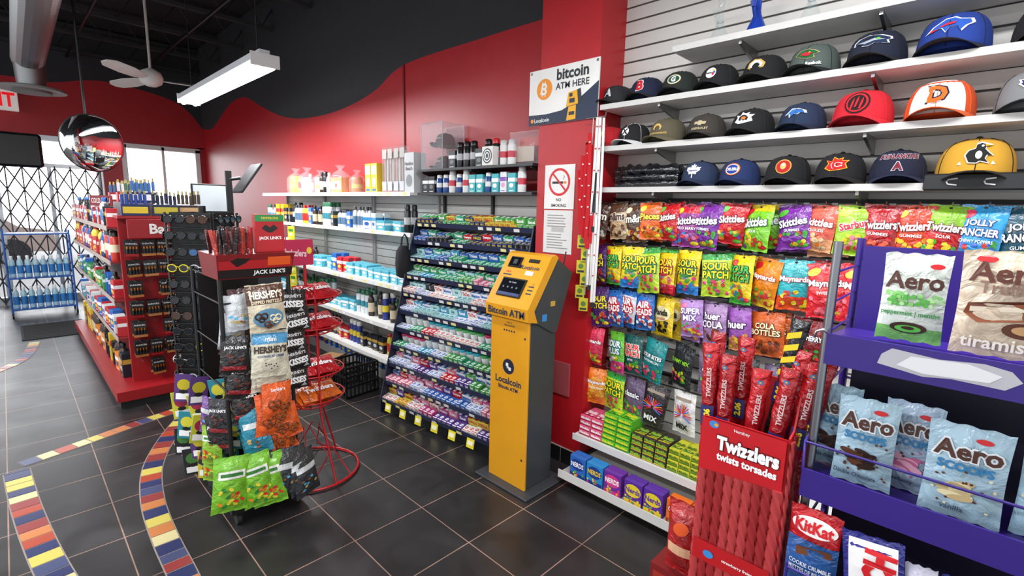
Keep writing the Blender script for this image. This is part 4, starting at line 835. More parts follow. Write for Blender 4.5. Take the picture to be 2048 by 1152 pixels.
# ------ top shelf goods
def clearbag_item(loc,core,lab,kind,s=1):
    o=thing('bagged_toiletry',lab,'bagged goods',loc,WR,group='clear-bagged goods on the top shelf')
    mb=MB()
    if kind=='roll': mb.lathe([(.05*s,0),(.055*s,.02),(.055*s,.14*s),(.045*s,.16*s)],M(core),14); mb.lathe([(.056*s,.05*s),(.056*s,.09*s)],M('#c8b860'),14,cap=False)
    elif kind=='ball': mb.lathe([(.02,.0),(.06*s,.03*s),(.072*s,.075*s),(.06*s,.12*s),(.02,.145*s)],M(core),16); mb.disc(0,.075*s,.03*s,.03*s,M('#c82a34'),None,-.07*s,.003); 
    elif kind=='box': mb.rbox(-.1*s,.1*s,-.05,.05,0,.13*s,card(core),.004); mb.rect(-.08*s,.08*s,.03*s,.1*s,card('#f4e2b0'),None,-.05,.001); mb.disc(0,.065*s,.03,.02,card('#d8402a'),None,-.05,.002)
    part('contents',mb,o)
    mb=MB(); r0=.115*s if kind=='box' else .08*s; H=.2*s; n=16; rr=[]
    for t,f in((0,.9),(.15,1),(.6,.98),(.75,.6),(.84,.14),(.92,.35),(1,.5)):
        rr.append([((r0*f+.006*math.sin(j*3+t*9))*math.cos(2*PI*j/n),(r0*f*(.65 if kind=='box' else 1))*math.sin(2*PI*j/n),.001+t*H*1.15) for j in range(n)])
    mb.loft(rr,M('#eef2f6','clear'),True,False); part('clear_bag',mb,o,'tied clear plastic bag')
clearbag_item((2.5,6.1,1.761),'#e8d83a','clear plastic bag holding yellow-wrapped rolls on the top shelf','roll',1.3)
clearbag_item((2.5,5.78,1.761),'#b8ccd8','clear plastic bag holding a patterned ball on the top shelf','ball',1.3)
clearbag_item((2.48,5.4,1.761),'#d8b890','clear plastic bag holding pale rolls on the top shelf','roll',1.1)
clearbag_item((2.48,4.93,1.761),'#d88038','clear plastic bag around an orange decorated box','box',1.25)
clearbag_item((2.5,4.62,1.761),'#c87848','clear plastic bag holding a brown canister','roll',1.0)
random.seed(41)
for y,g in((5.58,4),(5.28,17),(5.2,8),(5.12,4)): GL[g].put((2.45,y,1.7605),WR,scale=(1.1,1.1,1.35))
mbx=MB(); mbx.rbox(-.05,.05,-.04,.04,0,.27,card('#e6d13a'),.003); mbx.rect(-.045,.045,.17,.25,card('#f6f2e0'),None,-.04,.001); mbx.disc(0,.1,.032,.045,card('#f6f2e0'),None,-.04,.001); mbx.rect(-.035,.035,.02,.04,card('#3a6ab0'),None,-.04,.001)
PY=Proto(thing('yellow_product_box','tall yellow carton with white oval print on the top shelf','box',mb=mbx,group='yellow cartons on the top shelf'))
for y in(4.27,4.16): PY.put((2.46,y,1.7605),WR)
mbx=MB(); mbx.rbox(-.04,.04,-.03,.03,0,.40,M('#e0e4e6','clear'),.006); mbx.tube([(-.02,0,.02),(-.018,0,.36)],.012,M('#b0a8a0'),8); mbx.tube([(.018,0,.02),(.02,0,.36)],.012,M('#d8d8d6'),8); mbx.rect(-.035,.035,.02,.1,card('#c8c8d0'),None,-.03,.001); mbx.rect(-.035,.035,.3,.38,card('#b8b0a8'),None,-.028,.0)
PG=Proto(thing('clear_boxed_utensil','tall clear plastic package holding pale cylinders','packaged goods',mb=mbx,group='tall clear packages on the top shelf'))
for y in(3.98,3.89,3.79,3.70): PG.put((2.45,y,1.7605),WR)
mbx=MB(); mbx.rbox(-.07,.07,-.06,.06,0,.33,card('#c9cbcc'),.003); mbx.text('Hamilton',0,.24,.03,card('#303438'),w=.12,y=-.06,eps=.001); mbx.text('Beach',0,.2,.03,card('#303438'),w=.12,y=-.06,eps=.001); mbx.disc(0,.1,.045,.05,card('#8a8e92'),None,-.06,.001)
thing('appliance_box','pale grey appliance carton with dark lettering on the top shelf','box',(2.46,3.56,1.7605),WR,mb=mbx)
# upper dark shelves above the gum rack
ds=thing('dark_wall_shelf','pair of dark grey wall shelves above the gum rack','shelf')
DG=M('#2c2d30','paint'); UZ=1.945
for z in(UZ,1.76):
    mb=MB(); mb.box(2.40,WX,2.17,3.44,z-.018,z,DG); part('shelf_board',mb,ds)
for y in(2.2,2.8,3.4):
    mb=MB(); mb.box(WX-.04,WX,y-.01,y+.01,1.6,2.0,DG); part('upright',mb,ds)
    mb=MB(); mb.loft([[(WX-.02,y-.004,UZ-.02),(WX-.02,y+.004,UZ-.02),(WX-.02,y+.004,UZ-.1),(WX-.02,y-.004,UZ-.1)],[(2.42,y-.004,UZ-.02),(2.42,y+.004,UZ-.02),(2.42,y+.004,UZ-.03),(2.42,y-.004,UZ-.03)]],DG); part('bracket',mb,ds)
random.seed(51)
C1=g_can('#141416','#141416',.03,.19,'black deodorant can on the dark shelf','#b8b8bc'); C2=g_can('#141416','#c82a34',.028,.19,'black spray can with red top','#e8e8e8'); C3=g_can('#e6e6e4','#c8c8c8',.03,.17,'white deodorant can on the dark shelf','#c83a4a'); 
C4=g_box('#1a1a1e','#e8e8e8',.08,.05,.13,'small black carton on the dark shelf','#707478'); C5=g_can('#1f4a8c','#e8e8e8',.026,.14,'blue deodorant stick on the dark shelf','#e8e8e8'); C6=g_box('#3ab0b8','#ffffff',.07,.04,.13,'teal carton on the dark shelf','#ffffff'); C7=g_box('#e8e8ea','#7a4ab0',.06,.04,.14,'white and violet carton on the shelf','#e8a0c0')
y=3.05
for p in(C4,C1,C1,C1,C4,C1,C2,C3,C3): 
    p.put((2.47,y,UZ+.0005),WR); y-=.078
y=3.38
for p in(C4,C4,C5,C5,C3,C5,C3,C6,C6,C5,C6,C7,C6,C3):
    p.put((2.46,y,1.7605),WR); y-=.082
for p in(C1,C2,C3,C4,C5,C6,C7): p.done()
mb=MB(); mb.rbox(-.055,.055,-.03,.03,0,.13,card('#e6e4e0'),.003)
for k in range(5): mb.disc(0,.065,.048-.009*k,.052-.009*k,card('#141416' if k%2==0 else '#e8e8e8'),None,-.03,.001+.0004*k,20)
thing('spiral_print_box','white box printed with black concentric rings','box',(2.43,2.60,UZ+.0005),WR,mb=mb)
# acrylic case with caps
ac=thing('acrylic_display_case','clear acrylic display case with dark caps on the shelf','display case',(2.55,3.30,UZ+.001),WR)
CLR=M('#f0f4f8','clear')
for a in((-.14,.14,-.11,-.107,0,.36),(-.14,.14,.107,.11,0,.36),(-.14,-.137,-.11,.11,0,.36),(.137,.14,-.11,.11,0,.36),(-.14,.14,-.11,.11,.357,.36),(-.14,.14,-.11,.11,.18,.183),(-.14,.14,-.11,.11,0,.003)):
    mb=MB(); mb.box(*a,CLR); part('acrylic_panel',mb,ac)
for x in(-.14,.14):
    for yy in(-.11,.11): mb=MB(); mb.tube([(x,yy,0),(x,yy,.36)],.003,M('#c8ccd0'),4); part('case_edge',mb,ac)
for zz in(.002,.36):
    mb=MB(); mb.tube([(-.14,-.11,zz),(.14,-.11,zz)],.003,M('#c8ccd0'),4); part('case_edge',mb,ac)
for z,c in((UZ+.004,'#2a1418'),(UZ+.185,'#3a1014')):
    hat((2.58,3.30,z),c,K,[('t','Hamilton',.016,('#c8b090',))],'dark cap stored inside the clear display case',.85,adj=False)
b2,sf=bagform(.3,.22,.1,M('#e8ecf0','clear')); b2.rect(-.1,.08,-.2,-.1,card('#c8b8a8'),None,0,.0); b2.rect(-.06,.12,-.1,-.04,card('#b83a34'),None,.01,.0); thing('clear_wrapped_pack','shiny clear plastic wrapped pack on the upper shelf','packaged goods',(2.5,2.33,UZ+.222),WR,mb=b2)
# ------------------------------------------------------------------ battery gondola
gd=thing('battery_gondola_shelf','red double-sided gondola shelf with a battery end display','gondola shelf')
GRD=M('#a0161e','paint')
mb=MB()
mb.loft([[(.50,4.78,.0),(1.2,4.78,0),(1.2,8.0,0),(.50,8.0,0)],[(.50,4.78,.06),(1.2,4.78,.06),(1.2,8.0,.06),(.50,8.0,.06)]],M('#1c1c1e'))
mb.box(.48,1.22,4.75,8.02,.06,.14,GRD); part('base_deck',mb,gd,'red base deck over a black kick plinth')
mb=MB(); mb.box(.83,.88,5.05,8.0,.14,1.62,M('#5c4a48','paint')); part('spine_panel',mb,gd)
mb=MB(); mb.box(.62,1.14,4.98,5.03,.14,1.5,GRD); part('end_panel',mb,gd,'red end panel')
for z in(.50,.82,1.14,1.42):
    mb=MB(); mb.box(.56,.83,5.06,8.0,z-.015,z,M('#7c2a2c','paint')); mb.box(.555,.56,5.06,8.0,z-.025,z+.012,M('#b8a8a0')); part('side_shelf',mb,gd)
mb=MB(); mb.box(.60,1.16,4.80,5.03,1.50,1.52,GRD); part('end_top_shelf',mb,gd)
mb=MB(); mb.T=Matrix.Translation((.92,4.79,1.42)); mb.rbox(-.27,.27,-.01,.01,-.075,.075,M('#98121c'),.006); mb.text('Batteries',.06,0,.08,M('#f0ece8'),w=.46,bold=.03,y=-.01,eps=.0015); part('header_sign',mb,gd,'dark red header board with white lettering')
random.seed(61)
def batt(c1,c2,lab):
    mb=MB(); mb.rbox(-.045,.045,-.002,.002,-.13,0,card(c1),.004,1); mb.text('DURACELL',0,-.03,.012,card('#e8e8e8'),w=.075,bold=.02,y=-.002,eps=.001); mb.rect(-.045,.045,-.13,-.11,card(c2),None,-.002,.0006)
    for k in range(4): 
        x=-.03+k*.02; mb.tube([(x,-.008,-.105),(x,-.008,-.07)],.008,M('#161616','plain',.3),8); mb.tube([(x,-.008,-.07),(x,-.008,-.052)],.008,M('#b8743a','metal'),8)
    return Proto(thing('battery_pack',lab,'battery pack',mb=mb,group='battery packs on the end display'))
B1=batt('#17171a','#b8743a','black and copper blister pack of batteries'); B2=batt('#222226','#a8141c','dark blister pack of batteries with red edge')
pegm=MB(); pegm.tube([(0,0,0),(0,-.14,.002)],.003,HK,4); pegm=pegm.mesh('display_peg')
for r in range(7):
    for c in range(5):
        o=part('display_peg',pegm,gd,'chrome display peg'); o.location=(.68+c*.105,4.99,1.325-r*.165)
        if random.random()<.12: continue
        for q in range(2):
            (B1 if (r+c)%3 else B2).put((.68+c*.105,4.86+q*.06,1.33-r*.165),random.uniform(-.3,.3),ry=random.uniform(-.08,.08))
for z,sel in((.14,[11,14,17,15]),(.50,[10,13,16,9]),(.82,[9,12,13,17,18]),(1.14,[3,7,13,17,1]),(1.42,[8,0,18,13,14])):
    y=7.9
    while y>5.1:
        g=random.choice(sel); GL[g].put((.61,y,z+.0005),WR+random.uniform(-.15,.15),scale=(1.3,1.2,1.25 if z>.2 else 1.6)) ; y-=.15 if 9<=g<17 else .095
def tower(x,y,z,c1,c2,c3,lab):
    o=thing('counter_display_box',lab,'display box',(x,y,z+.0005),0,group='small displays on top of the gondola')
    mb=MB(); mb.rbox(-.09,.09,-.05,.05,0,.09,card(c1),.003); mb.rect(-.08,.08,.02,.07,card(c2),None,-.05,.001); part('tray',mb,o)
    mb=MB(); mb.tube([(0,0,.09),(0,0,.17)],.012,M(c3,'plain',.3),8); mb.tube([(0,0,.17),(0,0,.2)],.007,M('#a8985c'),6); me=mb.mesh('lighter')
    for k in range(6): q=part('lighter',me,o); q.location=(-.072+k*.029,0,random.uniform(-.01,.01))
for x,y,z,a,b,c in((.72,4.87,1.52,'#1c2a5c','#e8c83a','#2a4a9c'),(.92,4.87,1.52,'#26304c','#c8b83a','#1c2240'),(.84,5.2,1.62,'#1c2a5c','#e8e8e8','#3a6ab0'),(1.1,4.90,1.52,'#2a2226','#c8a878','#4a3a2a'),(.84,5.5,1.62,'#2a2a2e','#a89040','#4a6a4a'),(.84,5.9,1.62,'#a8141c','#ffffff','#c8c8c8'),(.84,6.4,1.62,'#8a1018','#ffffff','#3a5a80')):
    tower(x,y,z,a,b,c,'open display tray of small upright items')
mb=MB(); mb.rbox(-.17,.17,-.004,.004,0,.09,M('#7a1420'),.003); mb.text('COLD & FLU',0,.045,.045,M('#e8d8d4'),w=.28,bold=.02,y=-.004,eps=.001); thing('aisle_header_sign','dark red aisle header with pale capitals','sign',(.60,5.6,1.585),WR+.35,mb=mb)
# ------------------------------------------------------------------ sunglasses spinner
SGX,SGY=.84,3.45
sg=thing('sunglasses_display_stand','tall black spinner stand holding sunglasses','display stand',(SGX,SGY,0))
mb=MB(); mb.lathe([(.2,0),(.2,.02),(.04,.04)],BLACK,24); part('base',mb,sg)
mb=MB(); mb.tube([(0,0,.03),(0,0,1.62)],.02,BLACK,10); part('pole',mb,sg)
for k in range(4):
    mb=MB(); a=PI/4+k*PI/2
    mb.add([(.12*math.cos(a)-s*math.sin(a),.12*math.sin(a)+s*math.cos(a),z) for s,z in((-.12,.3),(.12,.3),(.12,1.58),(-.12,1.58))],[(0,1,2,3)],BLACK)
    for s in(-.13,.13): mb.tube([(.14*math.cos(a)-s*math.sin(a),.14*math.sin(a)+s*math.cos(a),.3),(.14*math.cos(a)-s*math.sin(a),.14*math.sin(a)+s*math.cos(a),1.58)],.006,BLACK,5)
    for r in range(13): z=.35+r*.095; mb.tube([(.14*math.cos(a)+.13*math.sin(a),.14*math.sin(a)-.13*math.cos(a),z),(.14*math.cos(a)-.13*math.sin(a),.14*math.sin(a)+.13*math.cos(a),z)],.004,BLACK,4)
    part('wire_panel',mb,sg)
def glasses(fc,lc,lab):
    o=thing('sunglasses',lab,'sunglasses',group='sunglasses on the spinner stand'); F_=M(fc,'plain',.25)
    mb=MB()
    for s in(-1,1):
        pts=[(s*.034+.026*math.cos(a),0,.019*math.sin(a)+(.004 if math.sin(a)>0 else 0)) for a in[2*PI*k/14 for k in range(14)]]
        mb.tube(pts,.0035,F_,5,True)
    mb.tube([(-.01,-.002,.008),(0,-.004,.011),(.01,-.002,.008)],.003,F_,5); part('frame',mb,o)
    for s in(-1,1): mb=MB(); mb.disc(s*.034,.001,.025,.019,M(lc,'plain',.08),None,0,.0008,14); part('lens',mb,o,'dark glossy lens')
    for s in(-1,1):
        mb=MB(); mb.tube([(s*.06,0,.01),(s*.064,.06,.008),(s*.062,.12,-.008)],.003,F_,5); part('temple',mb,o)
    return Proto(o)
G4=[glasses('#101012','#181a20','pair of black sunglasses on the stand'),glasses('#101012','#2a5a8c','pair of black sunglasses with blue lenses'),glasses('#d8c820','#181a20','pair of sunglasses with a yellow frame'),glasses('#4a2a1a','#3a2010','pair of brown sunglasses on the stand'),glasses('#c8c8cc','#30343c','pair of silver sunglasses on the stand')]
for k in range(4):
    a=rad(-135+k*90); nx,ny=math.cos(a),math.sin(a)
    if k==2: continue
    for r in range(13):
        for s in(-.065,.065):
            G4[random.choice((0,0,0,1,0,0,3,0,4,0,0,2))].put((SGX+.165*nx-s*ny,SGY+.165*ny+s*nx,.40+r*.095),a+PI/2)
for g in G4: g.done()
def cardacc(c1,c2,lab):
    mb=MB(); mb.rbox(-.045,.045,-.002,.002,-.16,0,card(c1),.006,1); mb.disc(0,-.06,.032,.032,card(c2),None,-.002,.001); mb.rect(-.035,.035,-.145,-.11,card('#ffffff'),None,-.002,.001); mb.disc(0,-.1,.02,.012,card('#18181a'),None,-.002,.0016)
    return Proto(thing('carded_accessory',lab,'carded accessory',mb=mb,group='carded accessories on the stand'))
CA=[cardacc('#d8c22a','#2a8a98','yellow and teal carded accessory'),cardacc('#2a8898','#d8d040','teal carded accessory with yellow print'),cardacc('#5a3a7c','#c8b82a','purple carded accessory with yellow print'),cardacc('#c8c83a','#a82a4a','bright yellow carded accessory with red print'),cardacc('#20242a','#48803c','black and green carded accessory')]
random.seed(71)
for r in range(5):
    for c in range(4): CA[random.choice((0,1,2,3,4,0,3))].put((.61+c*.05-(r%2)*.02,3.10-.10*c+(.05 if r%2 else 0),.70-r*.11),-.5+random.uniform(-.4,.4),ry=random.uniform(-.2,.2))
# ------------------------------------------------------------------ jerky / pretzel rack
jr=thing('snack_floor_rack','black wheeled wire floor rack hung with snack bags','floor rack',(.845,2.85,0))
BM=M('#141416','paint',.4)
for x in(-.16,.16):
    for y in(-.24,.24): mb=MB(); mb.tube([(x,y,.06),(x,y,1.3)],.011,BM,8); part('upright',mb,jr)
mb=MB()
for z in(.28,.5,.72,.94,1.16,1.28):
    mb.wires([((-.16,-.24,z),(.16,-.24,z)),((-.16,.24,z),(.16,.24,z)),((-.16,-.24,z),(-.16,.24,z)),((.16,-.24,z),(.16,.24,z))],.005,BM)
for x in[-.12+.04*i for i in range(7)]: mb.wires([((x,.24,.1),(x,.24,1.28))],.0035,BM,4)
mb.box(-.15,.15,.20,.21,.15,1.26,BM)
part('wire_grid',mb,jr)
mb=MB(); mb.box(-.18,.18,-.27,.27,.09,.10,BM); mb.box(-.18,.18,-.275,-.27,.07,.20,BM); mb.box(-.185,-.18,-.27,.27,.07,.20,BM); mb.box(.18,.185,-.27,.27,.07,.20,BM); part('bottom_tray',mb,jr)
mb=MB(); mb.T=Matrix.Translation((.0,-.276,.125)); mb.rect(-.17,.17,-.045,.045,card('#16110f'),None,0,.001); mb.text("JACK LINK'S",.03,0,.028,card('#f0f0f0'),w=.2,bold=.03,y=0,eps=.002); mb.poly([(-.15,.0),(-.12,.03),(-.09,.0),(-.1,-.03),(-.14,-.03)],card('#c8141e'),None,0,.002); part('tray_label',mb,jr,'black label with white lettering')
for x in(-.15,.15):
    for y in(-.24,.24):
        mb=MB(); mb.T=Matrix.Translation((x,y,.03))@Matrix.Rotation(PI/2,4,'Y'); mb.lathe([(.03,-.012),(.031,-.008),(.031,.008),(.03,.012)],M('#1c1c1e','rubber'),16); mb.T=Matrix.Translation((x,y,0)); mb.tube([(0,0,.03),(0,0,.08)],.008,BM); part('caster_wheel',mb,jr)
mb=MB(); mb.loft([[(-.17,-.26,1.28),(.17,-.26,1.28),(.17,.0,1.28),(-.17,.0,1.28)],[(-.18,-.29,1.40),(.18,-.29,1.40),(.18,.02,1.40),(-.18,.02,1.40)]],card('#7a1418'))
mb.T=Matrix.Translation((0,-.272,1.34))@Matrix.Rotation(rad(12),4,'X'); mb.rect(-.17,.17,-.055,.055,card('#a81a20'),None,0,.004); mb.rect(-.17,.17,-.055,-.012,card('#18100f'),None,0,.005); mb.text("JACK LINK'S",.06,-.034,.028,card('#f0f0f0'),w=.2,bold=.03,y=0,eps=.007); mb.rect(.05,.16,.0,.045,card('#d8541c'),None,0,.005); mb.poly([(-.12,.03),(-.09,.045),(-.03,.04),(-.05,.02),(-.09,.0)],card('#18100f'),None,0,.005); part('header_tray',mb,jr,'red and black cardboard header tray')
mb=MB(); mb.T=Matrix.Translation((.09,-.2,1.40)); mb.rbox(-.07,.07,-.02,.02,0,.19,card('#b01820'),.003); mb.text("JACK LINK'S",0,.07,.02,card('#ffffff'),w=.11,bold=.03,y=-.02,eps=.001); mb.poly([(-.04,.12),(-.02,.14),(0,.125),(.02,.14),(.04,.12),(.01,.1),(-.01,.1)],card('#161616'),None,-.02,.001); mb.rect(-.07,.07,.155,.188,card('#2a8a4a'),None,-.02,.001); mb.text('PEPPERONI',0,.172,.012,card('#f0d040'),w=.1,y=-.02,eps=.0018); part('upper_carton',mb,jr,'red carton with white lettering')
random.seed(73); stm=[]
for c in('#1c1416','#a8141c','#b03020','#5a1a1c'):
    q=MB(); q.rbox(-.008,.008,-.004,.004,0,.16,foil(c),.002); stm.append(Proto(thing('meat_stick','slim wrapped meat stick standing in the header tray','snack stick',mb=q,group='meat sticks in the header tray')))
for k in range(24): random.choice(stm).put((.69+.02*(k%8)+random.uniform(-.006,.006),2.60+.05*(k//8),1.375+random.uniform(-.03,.0)),random.uniform(-.5,.5),rx=random.uniform(-.15,.1),ry=random.uniform(-.2,.15))
for p in stm: p.done()
def snack(w,h,base,label,loc,n,dz,dy=0,draw=None,rz=0,grp='snack bags on the wheeled rack',dx=0,d=.035,jit=.1):
    mb,sf=bagform(w,h,d,foil(base)); draw(mb,sf,w,h); P=Proto(thing('snack_bag',label,'snack bag',mb=mb,group=grp))
    for k in range(n): P.put((loc[0]+dx*k+random.uniform(-.1,.1)*jit,loc[1]+dy*k,loc[2]-dz*k),rz+random.uniform(-jit,jit),rx=-.12,ry=random.uniform(-jit,jit))
def pret(mb,sf,x,z,r,m):
    for a,b,q in((-.5,.1,.55),(.5,.1,.55),(0,-.45,.5)):
        pts=[]
        for k in range(13):
            t=2*PI*k/12; X=x+a*r+q*r*math.cos(t); Z=z+b*r+q*r*math.sin(t); pts.append((X,sf(X,Z)-.004,Z))
        mb.tube(pts[:-1],r*.16,m,5,True)
def d1(mb,sf,w,h):
    mb.rect(-w*.5,w*.5,-h*.42,-h*.02,foil('#5a3824'),sf,0,.001,6); mb.text("HERSHEY'S",0,-h*.22,.038,card('#f0e8d8'),w=w*.86,bold=.04,surf=sf,eps=.004); mb.text("DIPPED PRETZELS",0,-h*.37,.016,card('#e8d8b8'),w=w*.8,bold=.03,surf=sf,eps=.003)
    mb.disc(0,-h*.72,w*.4,h*.2,card('#5a8aa8'),sf,0,.0022,18,4); pret(mb,sf,-.035,-h*.68,.026,card('#3a2014')); pret(mb,sf,.03,-h*.74,.026,card('#e8dcc0')); pret(mb,sf,0,-h*.85,.022,card('#6a3a20'))
def d2(mb,sf,w,h):
    mb.rect(-w*.48,w*.48,-h*.28,-h*.06,foil('#4a94c0'),sf,0,.001,6); mb.text("mini",0,-h*.18,.022,card('#ffffff'),surf=sf,eps=.003); mb.text("HERSHEY'S",0,-h*.4,.036,card('#3a2a20'),w=w*.86,bold=.04,surf=sf,eps=.004); mb.text("COOKIES 'N' CREME",0,-h*.54,.012,card('#2a4a8c'),w=w*.7,surf=sf,eps=.003); mb.rect(-.04,.035,-h*.84,-h*.66,card('#c8c0ae'),sf,0,.002); 
    for q in range(8): mb.disc(random.uniform(-.035,.03),-h*random.uniform(.68,.82),.004,.004,card('#4a3a30'),sf,0,.003,6,1)
def d3(mb,sf,w,h):
    mb.text("Snyder's",0,-h*.2,.022,card('#ffffff'),w=w*.7,surf=sf,eps=.003); pret(mb,sf,-.02,-h*.6,.03,card('#7a3a18')); pret(mb,sf,.035,-h*.7,.026,card('#8a4a20'))
def d4(mb,sf,w,h):
    mb.text("KISSES",0,-h*.6,.036,card('#f0f0f0'),w=w*.8,bold=.05,surf=sf,eps=.004); mb.text("HERSHEY'S",0,-h*.28,.016,card('#e8e8e8'),w=w*.7,surf=sf,eps=.003); mb.poly([(.03,-h*.9),(.07,-h*.9),(.056,-h*.8),(.05,-h*.74),(.044,-h*.8)],card('#b8bcc0'),sf,0,.003)
def d5(mb,sf,w,h):
    mb.rect(-w*.36,w*.36,-h*.38,-h*.24,foil('#f0f0e8'),sf,0,.0015,5); mb.rect(-w*.3,w*.3,-h*.34,-h*.28,foil('#2a7a2a'),sf,0,.0022,5)
    for q in range(16): mb.disc(random.uniform(-w*.33,w*.33),-h*random.uniform(.55,.88),.013,.008,foil(random.choice(('#d83a2a','#e8d83a','#e8882a','#2a8a3a'))),sf,0,.0015+q*.0001,8,1,random.uniform(-1,1))
def d6(mb,sf,w,h):
    mb.text("JACK LINK'S",0,-h*.3,.018,card('#f0f0f0'),w=w*.78,bold=.03,surf=sf,eps=.003); mb.rect(-w*.4,w*.4,-h*.85,-h*.75,foil('#9a2028'),sf,0,.001)
    for q in range(7): mb.disc(random.uniform(-w*.25,w*.25),-h*random.uniform(.45,.65),.011,.006,foil('#5a2418'),sf,0,.0015+q*.0001,8,1,random.uniform(-1,1))
def d7(mb,sf,w,h):
    mb.rect(-w*.38,w*.38,-h*.42,-h*.3,foil('#d8dcdc'),sf,0,.0015,5)
    for q in range(10): mb.disc(random.uniform(-w*.3,w*.3),-h*random.uniform(.58,.85),.010,.007,foil(random.choice(('#5ab0d8','#c8b070','#8a5a3a'))),sf,0,.0015+q*.0001,8,1)
random.seed(81)
snack(.18,.235,'#d8cbb0','brown and cream bag of dipped pretzels',(.865,2.555,1.25),1,.0,draw=d1,d=.05)
snack(.18,.235,'#d9d3bd','cream and blue bag of mini white chocolates',(.885,2.56,1.01),4,.045,.02,draw=d2,d=.05)
snack(.16,.18,'#dc5a20','orange bag of pretzels hanging in a cascade',(.875,2.53,.74),9,.047,.006,draw=d3,rz=.12,dx=.004,jit=.22)
snack(.17,.13,'#1c1a1e','black bag of wrapped chocolates',(1.02,2.62,1.20),5,.105,.0,draw=d4,rz=.15)
snack(.16,.27,'#76b82a','bright green crinkled snack bag in the bottom bin',(.68,2.52,.42),3,.02,-.0,draw=d5,rz=-.3,dx=.07,d=.06,jit=.25)
snack(.13,.24,'#2a8098','teal snack bag on the wheeled rack',(.76,2.57,.62),2,.07,.05,draw=d7,rz=-.2,dx=.02,jit=.2)
snack(.12,.18,'#c8ccd0','silver grey snack bag near the header',(.74,2.62,1.20),2,.1,.04,draw=d7,rz=-.2,jit=.2)
snack(.13,.2,'#1a1618','black and dark red jerky bag on the rack',(.755,2.60,1.0),3,.13,.0,draw=d6,rz=-.15,jit=.2)
snack(.13,.2,'#4a1a1e','dark red jerky bag behind the front row',(.80,2.68,1.22),4,.15,.03,draw=d6,rz=-.1,jit=.2)
snack(.16,.25,'#34383c','dark grey snack bag in the bottom bin',(.92,2.515,.38),3,.025,-.0,draw=d7,rz=.2,dx=.035,d=.06,jit=.25)
snack(.13,.2,'#1c1a20','black snack bag hanging on the rack side',(.655,2.70,.66),3,.10,.04,draw=d6,rz=-.9,jit=.2)
snack(.13,.2,'#6a3a8a','dark purple snack bag hanging on the rack side',(.655,2.86,.62),2,.12,.03,draw=d7,rz=-1.2,jit=.2)
snack(.13,.2,'#86b42a','lime green snack bag hanging on the rack side',(.64,2.76,.50),2,.11,.03,draw=d5,rz=-.9,jit=.2)
# ------------------------------------------------------------------ red wire spiral rack
rr=thing('red_wire_rack','red round wire floor rack with basket tiers of candy','wire rack',(1.2,2.86,0)); RW=M('#b8161e','paint',.3)
def circ(r,z,n=28): return [(r*math.cos(2*PI*k/n),r*math.sin(2*PI*k/n),z) for k in range(n)]
mb=MB(); mb.tube(circ(.27,.012),.008,RW,6,True); part('base_ring',mb,rr)
for k in range(3): mb=MB(); a=2*PI*k/3+.6; mb.tube([(.27*math.cos(a),.27*math.sin(a),.012),(.12*math.cos(a),.12*math.sin(a),.40),(.1*math.cos(a),.1*math.sin(a),1.18)],.006,RW,6); part('leg',mb,rr)
mb=MB(); mb.tube([(0,0,.40),(0,0,1.30)],.009,RW,8); part('center_pole',mb,rr)
TZ=(.46,.62,.90,1.08)
for z in TZ:
    mb=MB(); mb.tube(circ(.2,z+.045,20),.0045,RW,5,True); mb.tube(circ(.14,z,20),.0045,RW,5,True)
    for k in range(16): a=2*PI*k/16; mb.tube([(.02*math.cos(a),.02*math.sin(a),z),(.14*math.cos(a),.14*math.sin(a),z),(.2*math.cos(a),.2*math.sin(a),z+.045)],.0028,RW,4)
    part('basket_tier',mb,rr)
mb=MB()
for k in range(6): a=2*PI*k/6; b=a+PI/3*.9; mb.tube([(.27*math.cos(a),.27*math.sin(a),.012),(.12*math.cos(b),.12*math.sin(b),.12),(.05*math.cos(a),.05*math.sin(a),.3)],.004,RW,4)
part('lower_braces',mb,rr)
mb=MB(); mb.T=Matrix.Translation((-.05,-.02,1.37)); mb.rbox(-.095,.095,-.003,.003,-.075,.075,card('#b81a4a'),.01); mb.text('Twizzlers',-.015,0,.04,card('#f0c8d0'),w=.14,bold=.03,rot=-.1,y=-.003,eps=.001); mb.disc(.07,.01,.015,.02,card('#e8c83a'),None,-.003,.001); part('sign_card',mb,rr,'pink-red card sign with pale lettering')
LB=[]
for c,lab in(('#b8141e','red bag of licorice lying in the wire basket'),('#d8641c','orange bag of licorice lying in the wire basket'),('#7a1016','dark red licorice bag lying in the basket')):
    mb,sf=bagform(.25,.15,.04,foil(c)); mb.text('Twizzlers',0,-.075,.036,card('#ffffff'),w=.19,bold=.04,surf=sf,eps=.004)
    LB.append(Proto(thing('licorice_bag',lab,'candy bag',mb=mb,group='licorice bags in the red wire rack')))
for z in TZ:
    for k in range(3): (LB[1] if z<.5 else LB[0] if k!=1 else LB[2]).put((1.2+.03*k-.03,2.93-.02*k,z+.055+.02*k),random.uniform(-.1,.35),rx=-1.12)
